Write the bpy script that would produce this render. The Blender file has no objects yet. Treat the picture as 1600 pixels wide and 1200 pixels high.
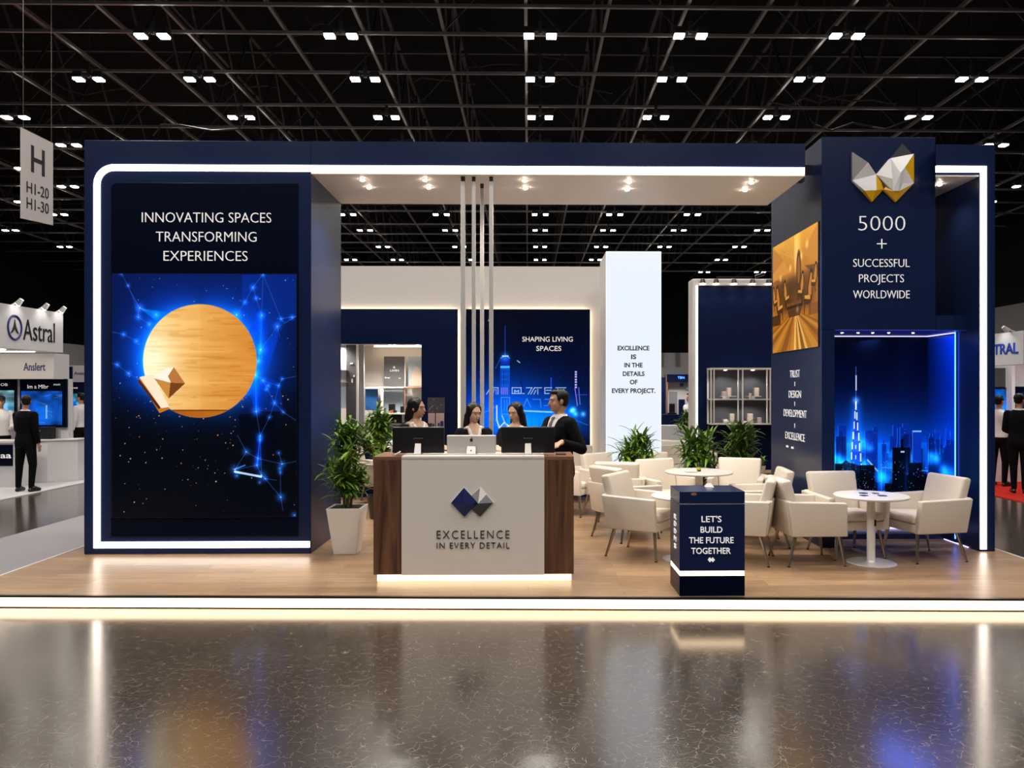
import bpy, bmesh, math, random
import numpy as np
from mathutils import Vector, Matrix
C = bpy.context.scene.collection
PI = math.pi
R = math.radians
# ------------------------------------------------------------------ camera numbers (1600x1200 frame)
F, CX, CY, CAMZ, TH = 1200.0, 844.0, 610.0, 1.75, R(0.9)
cs, sn = math.cos(TH), math.sin(TH)
PZ = 0.10                                   # height of the stand's raised floor

def XY(px, Y):                              # X of a picture column on the plane y = Y
    t = (px - CX) / F
    return Y * (t * cs + sn) / (cs - t * sn)
def ZY(px, py, Y):
    X = XY(px, Y); dep = X * sn + Y * cs
    return CAMZ + (CY - py) / F * dep
def YX(px, X):                              # Y of a picture column on the plane x = X
    t = (px - CX) / F
    return X * (cs - t * sn) / (t * cs + sn)
def ZX(px, py, X):
    return ZY(px, py, YX(px, X))
def FL(px, py, z=PZ):                       # point of a floor at height z
    dep = F * (CAMZ - z) / (py - CY); xc = (px - CX) / F * dep
    return (xc * cs + dep * sn, dep * cs - xc * sn)
def DP(px, dep):                            # point at a given depth
    xc = (px - CX) / F * dep
    return (xc * cs + dep * sn, dep * cs - xc * sn)

# ------------------------------------------------------------------ materials
def lin(c):
    c = np.asarray(c, float) / 255.0
    return tuple(np.where(c <= 0.04045, c / 12.92, ((c + 0.055) / 1.055) ** 2.4))
def mat(name, col, rough=0.5, metal=0.0, spec=0.5, coat=0.0):
    m = bpy.data.materials.new(name); m.use_nodes = True
    b = m.node_tree.nodes['Principled BSDF']
    b.inputs['Base Color'].default_value = (*col[:3], 1)
    b.inputs['Roughness'].default_value = rough
    b.inputs['Metallic'].default_value = metal
    b.inputs['Specular IOR Level'].default_value = spec
    b.inputs['Coat Weight'].default_value = coat
    return m
def emis(name, col, strength):
    m = bpy.data.materials.new(name); m.use_nodes = True
    b = m.node_tree.nodes['Principled BSDF']
    b.inputs['Base Color'].default_value = (0.02, 0.02, 0.02, 1)
    b.inputs['Roughness'].default_value = 0.4
    b.inputs['Emission Color'].default_value = (*col[:3], 1)
    b.inputs['Emission Strength'].default_value = strength
    return m
def N(m, kind, **kw):
    n = m.node_tree.nodes.new(kind)
    for k, v in kw.items(): setattr(n, k, v)
    return n
def L(m, a, b): m.node_tree.links.new(a, b)
def coords(m, scale=(1, 1, 1), rot=(0, 0, 0)):
    tc = N(m, 'ShaderNodeTexCoord'); mp = N(m, 'ShaderNodeMapping')
    mp.inputs['Scale'].default_value = scale; mp.inputs['Rotation'].default_value = rot
    L(m, tc.outputs['Object'], mp.inputs['Vector']); return mp.outputs['Vector']
def ramp(m, fac, stops):
    r = N(m, 'ShaderNodeValToRGB'); e = r.color_ramp.elements
    while len(e) < len(stops): e.new(0.5)
    for k, (p, c) in enumerate(stops):
        e[k].position = p; e[k].color = (*c[:3], 1)
    L(m, fac, r.inputs['Fac']); return r.outputs['Color']
def bsdf(m): return m.node_tree.nodes['Principled BSDF']
def bump(m, h, strength=0.1, dist=0.01):
    b = N(m, 'ShaderNodeBump'); b.inputs['Strength'].default_value = strength; b.inputs['Distance'].default_value = dist
    L(m, h, b.inputs['Height']); L(m, b.outputs['Normal'], bsdf(m).inputs['Normal'])

M = {}
M['navy'] = mat('navy_paint', (0.0065, 0.0155, 0.062), 0.27, spec=0.28)
M['navy_dark'] = mat('navy_inset', (0.0010, 0.0034, 0.015), 0.30, spec=0.10)
M['navy_back'] = mat('navy_panel', (0.0035, 0.0095, 0.046), 0.45, spec=0.10)
M['white'] = mat('white_paint', (0.72, 0.69, 0.66), 0.45)
M['soffit'] = mat('soffit_white', (0.88, 0.85, 0.81), 0.5)
M['white_soft'] = mat('white_laminate', (0.68, 0.63, 0.58), 0.3)
M['white_far'] = mat('far_white', (0.62, 0.61, 0.62), 0.5)
M['grey_far'] = mat('far_grey', (0.25, 0.25, 0.27), 0.5)
M['leather'] = mat('cream_leather', (0.67, 0.60, 0.515), 0.42)
M['chrome'] = mat('brushed_steel', (0.42, 0.38, 0.34), 0.28, 1.0)
M['steel'] = mat('silver_metal', (0.72, 0.70, 0.68), 0.4, 0.5)
M['gunmetal'] = mat('dark_steel', (0.08, 0.075, 0.07), 0.35, 0.9)
M['table'] = mat('table_white', (0.78, 0.75, 0.72), 0.25)
M['pot'] = mat('pot_white', (0.72, 0.68, 0.64), 0.4)
M['soil'] = mat('soil', (0.03, 0.03, 0.008), 0.9)
M['black'] = mat('black_plastic', (0.006, 0.006, 0.007), 0.35)
M['blackmat'] = mat('black_matte', (0.010, 0.010, 0.011), 0.7)
M['silver'] = mat('silver_shell', (0.60, 0.57, 0.54), 0.38, 0.35)
M['truss'] = mat('truss_metal', (0.34, 0.33, 0.34), 0.38, 0.75)
M['truss_dark'] = mat('truss_dark', (0.05, 0.05, 0.052), 0.5, 0.5)
M['deck'] = mat('roof_deck', (0.007, 0.007, 0.0075), 0.8, spec=.1)
M['text_white'] = mat('lettering_white', (0.85, 0.84, 0.82), 0.4)
bsdf(M['text_white']).inputs['Emission Color'].default_value = (1, .98, .95, 1)
bsdf(M['text_white']).inputs['Emission Strength'].default_value = 0.35
M['text_grey'] = mat('lettering_grey', (0.05, 0.05, 0.055), 0.35, 0.4)
M['text_black'] = mat('lettering_black', (0.012, 0.012, 0.015), 0.6, spec=.2)
M['text_blue'] = mat('lettering_blue', (0.012, 0.018, 0.16), 0.5)
M['gold'] = mat('gold_paint', (0.80, 0.44, 0.004), 0.35)
M['em_white'] = mat('emblem_white', (0.86, 0.85, 0.85), 0.4)
M['em_grey'] = mat('emblem_grey', (0.26, 0.26, 0.27), 0.4)
M['em_dark'] = mat('emblem_dark', (0.045, 0.045, 0.05), 0.4)
M['em_brown'] = mat('emblem_brown', (0.16, 0.05, 0.004), 0.4)
M['em_blue'] = mat('emblem_blue', (0.004, 0.010, 0.085), 0.25)
M['led'] = emis('led_strip', (1.0, 0.86, 0.74), 7.0)
M['led_floor'] = emis('led_floor', (1.0, 0.72, 0.47), 4.2)
M['led_warm'] = emis('led_warm', (1.0, 0.74, 0.46), 5.0)
M['led_blue'] = emis('led_blue', (0.04, 0.16, 1.0), 6.5)
M['led_lav'] = emis('led_lavender', (0.65, 0.6, 1.0), 1.6)
M['cove'] = emis('cove_led', (1.0, 0.78, 0.52), 9.0)
M['lens'] = emis('lamp_lens', (1.0, 0.93, 0.84), 30.0)
M['lens_dome'] = emis('downlight_dome', (1.0, 0.84, 0.66), 55.0)
M['lens_small'] = emis('downlight_lens', (1.0, 0.85, 0.68), 14.0)
M['lightbox'] = emis('lightbox_face', (0.84, 0.92, 1.0), 0.98)
M['lightbox_edge'] = emis('lightbox_edge', (0.9, 0.95, 1.0), 1.5)
M['skin'] = mat('skin', (0.42, 0.225, 0.14), 0.5)
M['skin_fair'] = mat('skin_fair', (0.52, 0.30, 0.205), 0.5)
M['hair'] = mat('black_hair', (0.0035, 0.003, 0.003), 0.5, spec=0.22)
M['suit'] = mat('black_suit', (0.0035, 0.0035, 0.0042), 0.85, spec=0.08)
M['shirt'] = mat('white_shirt', (0.66, 0.62, 0.60), 0.7)
M['vest'] = mat('beige_vest', (0.52, 0.36, 0.29), 0.7)
M['tie'] = mat('grey_tie', (0.10, 0.10, 0.11), 0.6)
M['shoe'] = mat('black_shoe', (0.005, 0.005, 0.005), 0.3)
M['lip'] = mat('lips', (0.33, 0.09, 0.075), 0.45)
M['eye'] = mat('eyeball', (0.55, 0.5, 0.47), 0.3)
M['iris'] = mat('iris', (0.012, 0.007, 0.005), 0.2)
M['carpet_grey'] = mat('grey_carpet', (0.33, 0.32, 0.33), 0.9, spec=0.1)
M['carpet_white'] = mat('white_carpet', (0.50, 0.49, 0.50), 0.8, spec=0.2)
M['carpet_red'] = mat('red_carpet', (0.50, 0.022, 0.012), 0.9, spec=0.1)
M['banner'] = mat('banner_cloth', (0.52, 0.48, 0.47), 0.7)
M['glass'] = mat('clear_glass', (0.9, 0.95, 1.0), 0.03)
bsdf(M['glass']).inputs['Transmission Weight'].default_value = 1.0
bsdf(M['glass']).inputs['Alpha'].default_value = 0.16
M['bench'] = mat('bench_wood', (0.30, 0.19, 0.12), 0.5)
M['case_dark'] = mat('case_back', (0.045, 0.047, 0.055), 0.5)
M['pink'] = mat('pink_board', (0.50, 0.38, 0.36), 0.5)
M['copper'] = mat('copper_frame', (0.42, 0.20, 0.13), 0.4, 0.4)
M['blueprint'] = mat('blue_print', (0.012, 0.10, 0.33), 0.5)
M['lightblue'] = mat('pale_blue_board', (0.42, 0.52, 0.62), 0.5)
M['greyboard'] = mat('grey_board', (0.10, 0.10, 0.105), 0.5)
M['greyfront'] = mat('grey_front', (0.045, 0.048, 0.055), 0.5)
M['orange'] = mat('orange_label', (0.6, 0.09, 0.03), 0.5)
M['lime'] = mat('lime_note', (0.45, 0.5, 0.02), 0.5)
M['cream'] = mat('cream_box', (0.68, 0.56, 0.46), 0.5)

def wood(name, dark, light, scale, rot=(0, 0, 0), rough=0.4):
    m = mat(name, light, rough); v = coords(m, scale, rot)
    n = N(m, 'ShaderNodeTexNoise'); n.inputs['Scale'].default_value = 2.0; n.inputs['Detail'].default_value = 8
    n.inputs['Distortion'].default_value = 0.9; L(m, v, n.inputs['Vector'])
    c = ramp(m, n.outputs['Fac'], [(0.30, dark), (0.5, tuple(0.5 * (a + b) for a, b in zip(dark, light))), (0.70, light)])
    L(m, c, bsdf(m).inputs['Base Color']); return m
M['walnut'] = wood('walnut', (0.045, 0.018, 0.009), (0.17, 0.078, 0.040), (9, 9, 0.55))
M['walnut_top'] = wood('walnut_top', (0.10, 0.045, 0.022), (0.26, 0.12, 0.065), (0.8, 9, 9))

def plank_floor():
    m = mat('oak_planks', (0.4, 0.25, 0.15), 0.33); v = coords(m, (1, 1, 1))
    b = N(m, 'ShaderNodeTexBrick'); b.offset = 0.37; b.offset_frequency = 2
    b.inputs['Scale'].default_value = 1.0; b.inputs['Brick Width'].default_value = 1.25; b.inputs['Row Height'].default_value = 0.17
    b.inputs['Mortar Size'].default_value = 0.0025; b.inputs['Mortar Smooth'].default_value = 0.3; b.inputs['Bias'].default_value = 0.0
    b.inputs['Color1'].default_value = (0.30, 0.188, 0.104, 1); b.inputs['Color2'].default_value = (0.42, 0.273, 0.158, 1)
    b.inputs['Mortar'].default_value = (0.18, 0.105, 0.06, 1)
    L(m, v, b.inputs['Vector'])
    n = N(m, 'ShaderNodeTexNoise'); n.inputs['Scale'].default_value = 3.0; n.inputs['Detail'].default_value = 7
    L(m, coords(m, (0.9, 14, 1)), n.inputs['Vector'])
    g = ramp(m, n.outputs['Fac'], [(0.3, (0.72, 0.72, 0.72)), (0.7, (1.15, 1.13, 1.1))])
    mx = N(m, 'ShaderNodeMix', data_type='RGBA', blend_type='MULTIPLY'); mx.inputs['Factor'].default_value = 1.0
    L(m, b.outputs['Color'], mx.inputs['A']); L(m, g, mx.inputs['B'])
    L(m, mx.outputs['Result'], bsdf(m).inputs['Base Color'])
    return m
M['planks'] = plank_floor()

def hall_floor():
    m = mat('polished_floor', (0.06, 0.05, 0.045), 0.2, spec=0.95)
    bsdf(m).inputs['Coat Weight'].default_value = 0.45; bsdf(m).inputs['Coat Roughness'].default_value = 0.15
    v = coords(m, (1, 1, 1))
    dn = N(m, 'ShaderNodeTexNoise'); dn.inputs['Scale'].default_value = 9.0; dn.inputs['Detail'].default_value = 2; L(m, v, dn.inputs['Vector'])
    va = N(m, 'ShaderNodeVectorMath', operation='MULTIPLY_ADD'); va.inputs[1].default_value = (0.12, 0.12, 0.12)
    L(m, dn.outputs['Color'], va.inputs[0]); L(m, v, va.inputs[2])
    vo = N(m, 'ShaderNodeTexVoronoi', feature='DISTANCE_TO_EDGE'); vo.inputs['Scale'].default_value = 15.0; L(m, va.outputs[0], vo.inputs['Vector'])
    n = N(m, 'ShaderNodeTexNoise'); n.inputs['Scale'].default_value = 17.0; n.inputs['Detail'].default_value = 3; L(m, v, n.inputs['Vector'])
    brk = ramp(m, n.outputs['Fac'], [(0.40, (0, 0, 0)), (0.52, (1, 1, 1))])
    ln = ramp(m, vo.outputs['Distance'], [(0.0, (1, 1, 1)), (0.03, (0, 0, 0))])
    mul = N(m, 'ShaderNodeMix', data_type='RGBA', blend_type='MULTIPLY'); mul.inputs['Factor'].default_value = 1.0
    L(m, brk, mul.inputs['A']); L(m, ln, mul.inputs['B'])
    big = N(m, 'ShaderNodeTexNoise'); big.inputs['Scale'].default_value = 1.3; big.inputs['Detail'].default_value = 6; L(m, v, big.inputs['Vector'])
    base = ramp(m, big.outputs['Fac'], [(0.3, (0.050, 0.039, 0.030)), (0.7, (0.078, 0.061, 0.047))])
    mx = N(m, 'ShaderNodeMix', data_type='RGBA', blend_type='MIX')
    L(m, mul.outputs['Result'], mx.inputs['Factor']); L(m, base, mx.inputs['A']); mx.inputs['B'].default_value = (0.18, 0.150, 0.123, 1)
    L(m, mx.outputs['Result'], bsdf(m).inputs['Base Color'])
    rr = ramp(m, mul.outputs['Result'], [(0.0, (0.165,) * 3), (1.0, (0.26,) * 3)])
    L(m, rr, bsdf(m).inputs['Roughness'])
    bump(m, mul.outputs['Result'], 0.04, 0.0015)
    return m
M['hallfloor'] = hall_floor()

def hall_wall():
    m = mat('hall_wall_panels', (0.30, 0.28, 0.27), 0.8)
    v = coords(m, (1, 1, 1))
    w = N(m, 'ShaderNodeTexWave', wave_type='BANDS', bands_direction='X'); w.inputs['Scale'].default_value = 0.25; w.inputs['Distortion'].default_value = 0.6
    L(m, v, w.inputs['Vector'])
    L(m, ramp(m, w.outputs['Fac'], [(0.1, (0.20, 0.19, 0.185)), (0.3, (0.42, 0.40, 0.385)), (0.9, (0.50, 0.475, 0.46))]), bsdf(m).inputs['Base Color'])
    return m
M['hallwall'] = hall_wall()
def leafmat(name, a, b):
    m = mat(name, a, 0.42); n = N(m, 'ShaderNodeTexNoise'); n.inputs['Scale'].default_value = 7; L(m, coords(m), n.inputs['Vector'])
    L(m, ramp(m, n.outputs['Fac'], [(0.35, a), (0.65, b)]), bsdf(m).inputs['Base Color']); return m
M['leaf'] = leafmat('leaf_green', (0.035, 0.10, 0.010), (0.15, 0.28, 0.022))
M['stem'] = mat('cane_stem', (0.12, 0.13, 0.025), 0.6)

def picmat(name, strength=1.0, rough=0.25):
    m = bpy.data.materials.new(name); m.use_nodes = True; b = bsdf(m)
    at = N(m, 'ShaderNodeVertexColor', layer_name='Col')
    b.inputs['Base Color'].default_value = (0.001, 0.001, 0.0015, 1); b.inputs['Roughness'].default_value = rough; b.inputs['Specular IOR Level'].default_value = .12
    L(m, at.outputs['Color'], b.inputs['Emission Color']); b.inputs['Emission Strength'].default_value = strength
    return m
M['screen'] = picmat('lit_screen', 1.0)
M['screen_matte'] = picmat('lit_print', 1.0, 0.5)

# ------------------------------------------------------------------ mesh builder
class MB:
    def __init__(s): s.v = []; s.f = []; s.m = []
    def add(s, vs, fs, m=0):
        o = len(s.v); s.v += [tuple(p) for p in vs]; s.f += [tuple(i + o for i in f) for f in fs]; s.m += [m] * len(fs); return s
    def box(s, x0, x1, y0, y1, z0, z1, m=0):
        v = [(x, y, z) for x in (x0, x1) for y in (y0, y1) for z in (z0, z1)]
        return s.add(v, [(0, 1, 3, 2), (4, 6, 7, 5), (0, 4, 5, 1), (2, 3, 7, 6), (0, 2, 6, 4), (1, 5, 7, 3)], m)
    def hexa(s, bot, top, m=0):
        return s.add(list(bot) + list(top), [(3, 2, 1, 0), (4, 5, 6, 7), (0, 1, 5, 4), (1, 2, 6, 5), (2, 3, 7, 6), (3, 0, 4, 7)], m)
    def tube(s, a, b, r0, r1=None, n=8, m=0, cap=True):
        a = Vector(a); b = Vector(b); r1 = r0 if r1 is None else r1
        d = (b - a).normalized(); u = d.orthogonal().normalized(); w = d.cross(u)
        vs = []
        for p, r in ((a, r0), (b, r1)):
            for k in range(n):
                t = 2 * PI * k / n; vs.append(p + r * (math.cos(t) * u + math.sin(t) * w))
        fs = [(k, (k + 1) % n, n + (k + 1) % n, n + k) for k in range(n)]
        if cap: fs += [tuple(range(n))[::-1], tuple(range(n, 2 * n))]
        return s.add(vs, fs, m)
    def bar(s, a, b, w, m=0): return s.tube(a, b, w * 0.7071, n=4, m=m)
    def lathe(s, prof, c=(0, 0, 0), n=24, m=0):
        vs = []; fs = []
        for r, z in prof:
            for k in range(n):
                t = 2 * PI * k / n; vs.append((c[0] + r * math.cos(t), c[1] + r * math.sin(t), c[2] + z))
        for j in range(len(prof) - 1):
            for k in range(n): fs.append((j * n + k, j * n + (k + 1) % n, (j + 1) * n + (k + 1) % n, (j + 1) * n + k))
        fs.append(tuple(range(n))[::-1]); fs.append(tuple((len(prof) - 1) * n + k for k in range(n)))
        return s.add(vs, fs, m)
    def ell(s, c, r, rot=None, n=12, m=0):
        vs = []; fs = []; h = n // 2 + 1; mt = rot or Matrix.Identity(3); c = Vector(c)
        for j in range(h + 1):
            ph = PI * j / h
            for k in range(n):
                t = 2 * PI * k / n
                p = Vector((r[0] * math.sin(ph) * math.cos(t), r[1] * math.sin(ph) * math.sin(t), r[2] * math.cos(ph)))
                vs.append(c + mt @ p)
        for j in range(h):
            for k in range(n): fs.append(((j + 1) * n + k, (j + 1) * n + (k + 1) % n, j * n + (k + 1) % n, j * n + k))
        return s.add(vs, fs, m)
    def cap(s, a, b, r0, r1, n=10, m=0):     # round-ended limb
        s.tube(a, b, r0, r1, n, m); s.ell(a, (r0,) * 3, None, n, m); s.ell(b, (r1,) * 3, None, n, m); return s
    def prism(s, poly, fn, d0, d1, m=0):     # poly of (u,v); fn(u,v,d) -> point
        n = len(poly); a = sum(poly[i][0] * poly[(i + 1) % n][1] - poly[(i + 1) % n][0] * poly[i][1] for i in range(n))
        if a < 0: poly = poly[::-1]
        vs = [fn(u, v, d0) for u, v in poly] + [fn(u, v, d1) for u, v in poly]
        fs = [tuple(range(n))[::-1], tuple(range(n, 2 * n))] + [(k, (k + 1) % n, n + (k + 1) % n, n + k) for k in range(n)]
        return s.add(vs, fs, m)

def link(o, parent=None):                    # meshes are written in the frame of the scene and hung on their thing's base
    C.objects.link(o)
    if parent is not None:
        o.parent = parent; p = parent
        while p is not None: o.location = o.location - p.location; p = p.parent
    return o
def obj(name, mb, mats, parent=None, bevel=0.0, seg=2, smooth=False, loc=None, rotz=0.0):
    me = bpy.data.meshes.new(name); me.from_pydata(mb.v, [], mb.f)
    if not isinstance(mats, (list, tuple)): mats = [mats]
    for m in mats: me.materials.append(M[m] if isinstance(m, str) else m)
    me.polygons.foreach_set('material_index', mb.m)
    bm = bmesh.new(); bm.from_mesh(me)
    bmesh.ops.remove_doubles(bm, verts=bm.verts, dist=1e-5)
    dead = [f for f in bm.faces if f.calc_area() < 1e-10]
    if dead: bmesh.ops.delete(bm, geom=dead, context='FACES_ONLY')
    bmesh.ops.recalc_face_normals(bm, faces=bm.faces)
    if bevel:
        ed = [e for e in bm.edges if len(e.link_faces) == 2 and e.calc_face_angle(0) > 0.5]
        bmesh.ops.bevel(bm, geom=ed, offset=bevel, segments=seg, profile=0.5, affect='EDGES', clamp_overlap=True)
    bm.to_mesh(me); bm.free()
    if smooth: me.polygons.foreach_set('use_smooth', [True] * len(me.polygons))
    o = bpy.data.objects.new(name, me)
    if loc is not None: o.location = loc
    o.rotation_euler = (0, 0, rotz)
    return link(o, parent)
def tag(o, label, cat, group=None, kind=None):
    o['label'] = label; o['category'] = cat
    if group: o['group'] = group
    if kind: o['kind'] = kind
    return o
def thing(name, label, cat, loc=(0, 0, 0), rotz=0.0, group=None):
    o = bpy.data.objects.new(name, None); o.empty_display_size = 0.2
    o.location = loc; o.rotation_euler = (0, 0, rotz); link(o)
    return tag(o, label, cat, group)
def struct(name, mb, mats, label, cat, **kw):
    o = obj(name, mb, mats, **kw); tag(o, label, cat, kind='structure'); return o
def dup(root, loc, rotz, label=None, group=None, scale=None):
    r = root.copy(); C.objects.link(r); r.location = loc; r.rotation_euler = (0, 0, rotz)
    if scale: r.scale = (scale,) * 3
    if label: r['label'] = label
    if group: r['group'] = group
    for ch in list(root.children):
        c = ch.copy(); C.objects.link(c); c.parent = r
        for g in ch.children:
            d = g.copy(); C.objects.link(d); d.parent = c
    return r

CAPH = None
# lettering: centre point, direction of reading, width and cap height in metres
def text(name, body, m, parent, centre, u, w, h, depth=0.006, weight=0.0, spacing=1.0, label=None, vdir=(0, 0, 1)):
    cu = bpy.data.curves.new('lettering', 'FONT'); cu.body = body; cu.size = 1.0; cu.space_character = spacing
    cu.offset = weight; cu.resolution_u = 3; cu.fill_mode = 'BOTH'; cu.extrude = 0.05
    t = bpy.data.objects.new('lettering', cu); C.objects.link(t)
    dg = bpy.context.evaluated_depsgraph_get(); me = bpy.data.meshes.new_from_object(t.evaluated_get(dg))
    bpy.data.objects.remove(t); bpy.data.curves.remove(cu)
    n = len(me.vertices); co = np.zeros(n * 3); me.vertices.foreach_get('co', co); co = co.reshape(-1, 3)
    lo, hi = co.min(0), co.max(0)
    if body[0].isupper() or body[0].isdigit(): lo[1], hi[1] = (0.0 - weight, CAPH + weight) if CAPH else (lo[1], hi[1])
    s = (hi - lo); s[s == 0] = 1
    q = (co - (lo + hi) / 2) / s
    U = np.array(u, float); V = np.array(vdir, float); W = np.cross(U, V); c = np.array(centre, float)
    out = c + np.outer(q[:, 0] * w, U) + np.outer(q[:, 1] * h, V) + np.outer((q[:, 2] + 0.5) * depth, W)
    me.vertices.foreach_set('co', out.ravel()); me.materials.clear(); me.materials.append(M[m] if isinstance(m, str) else m); me.update()
    me.name = name
    o = bpy.data.objects.new(name, me)
    if label: o['label'] = label
    return link(o, parent)

# a lit picture: img (h,w,3) display colours 0..255, on the rectangle origin + u*W + v*H (v from the top down)
def picture(name, img, o, U, V, parent, m='screen', label=None):
    h, w, _ = img.shape
    a, b = np.meshgrid(np.linspace(0, 1, w), np.linspace(0, 1, h))
    P = np.array(o)[None, None] + a[..., None] * np.array(U) + b[..., None] * np.array(V)
    me = bpy.data.meshes.new(name); me.vertices.add(h * w); me.vertices.foreach_set('co', P.ravel())
    i = np.arange(h * w).reshape(h, w)
    q = np.stack([i[1:, :-1], i[1:, 1:], i[:-1, 1:], i[:-1, :-1]], -1).reshape(-1, 4)
    nf = len(q); me.loops.add(nf * 4); me.loops.foreach_set('vertex_index', q.ravel())
    me.polygons.add(nf); me.polygons.foreach_set('loop_start', np.arange(nf) * 4)
    me.update(calc_edges=True)
    ca = me.color_attributes.new('Col', 'FLOAT_COLOR', 'POINT')
    c = np.clip(img, 0, 255) / 255.0; c = np.where(c <= 0.04045, c / 12.92, ((c + 0.055) / 1.055) ** 2.4)
    ca.data.foreach_set('color', np.concatenate([c, np.ones((h, w, 1))], -1).ravel())
    me.materials.append(M[m]); me.validate()
    ob = bpy.data.objects.new(name, me)
    if label: ob['label'] = label
    return link(ob, parent)

# ------------------------------------------------------------------ painting the pictures that the screens show
rng = np.random.default_rng(7)
class Pic:
    def __init__(s, w, h, k=1.0, bg=(0, 0, 0)):     # size in photo pixels, k samples per pixel
        s.k = k; s.W = int(w * k); s.H = int(h * k)
        s.yy, s.xx = np.mgrid[0:s.H, 0:s.W]; s.xx = (s.xx + .5) / k; s.yy = (s.yy + .5) / k
        s.a = np.zeros((s.H, s.W, 3)); s.a[:] = bg
    def mix(s, mask, col):
        m = np.clip(mask, 0, 1)[..., None]; s.a = s.a * (1 - m) + np.array(col, float) * m if not isinstance(col, np.ndarray) else s.a * (1 - m) + col * m
    def plus(s, mask, col): s.a = s.a + mask[..., None] * np.array(col, float)
    def rect(s, x0, y0, x1, y1, col, al=1.0): s.mix(((s.xx >= x0) & (s.xx < x1) & (s.yy >= y0) & (s.yy < y1)) * al, col)
    def poly(s, pts, col, al=1.0):
        ins = np.zeros(s.xx.shape, bool); n = len(pts)
        for i in range(n):
            x0, y0 = pts[i]; x1, y1 = pts[(i + 1) % n]
            if y0 == y1: continue
            c = ((y0 > s.yy) != (y1 > s.yy)) & (s.xx < (x1 - x0) * (s.yy - y0) / (y1 - y0) + x0); ins ^= c
        s.mix(ins * al, col); return ins
    def dist(s, x0, y0, x1, y1):
        dx, dy = x1 - x0, y1 - y0; t = np.clip(((s.xx - x0) * dx + (s.yy - y0) * dy) / (dx * dx + dy * dy + 1e-9), 0, 1)
        return np.hypot(s.xx - x0 - t * dx, s.yy - y0 - t * dy)
    def line(s, x0, y0, x1, y1, col, w=0.5, al=1.0): s.mix(np.clip(w + .5 - s.dist(x0, y0, x1, y1), 0, 1) * al, col)
    def glow(s, x, y, r, col): s.plus(np.exp(-((s.xx - x) ** 2 + (s.yy - y) ** 2) / (r * r)), col)
    def dot(s, x, y, r, col): s.mix(np.clip(r + .5 - np.hypot(s.xx - x, s.yy - y), 0, 1), col)
def smooth_noise(h, w, gy, gx, r):
    g = r.random((gy + 2, gx + 2)); y = np.linspace(0, gy, h); x = np.linspace(0, gx, w)
    yi = y.astype(int); xi = x.astype(int); fy = (y - yi)[:, None]; fx = (x - xi)[None]
    fy = fy * fy * (3 - 2 * fy); fx = fx * fx * (3 - 2 * fx)
    return (g[yi][:, xi] * (1 - fy) * (1 - fx) + g[yi + 1][:, xi] * fy * (1 - fx) + g[yi][:, xi + 1] * (1 - fy) * fx + g[yi + 1][:, xi + 1] * fy * fx)

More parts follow.
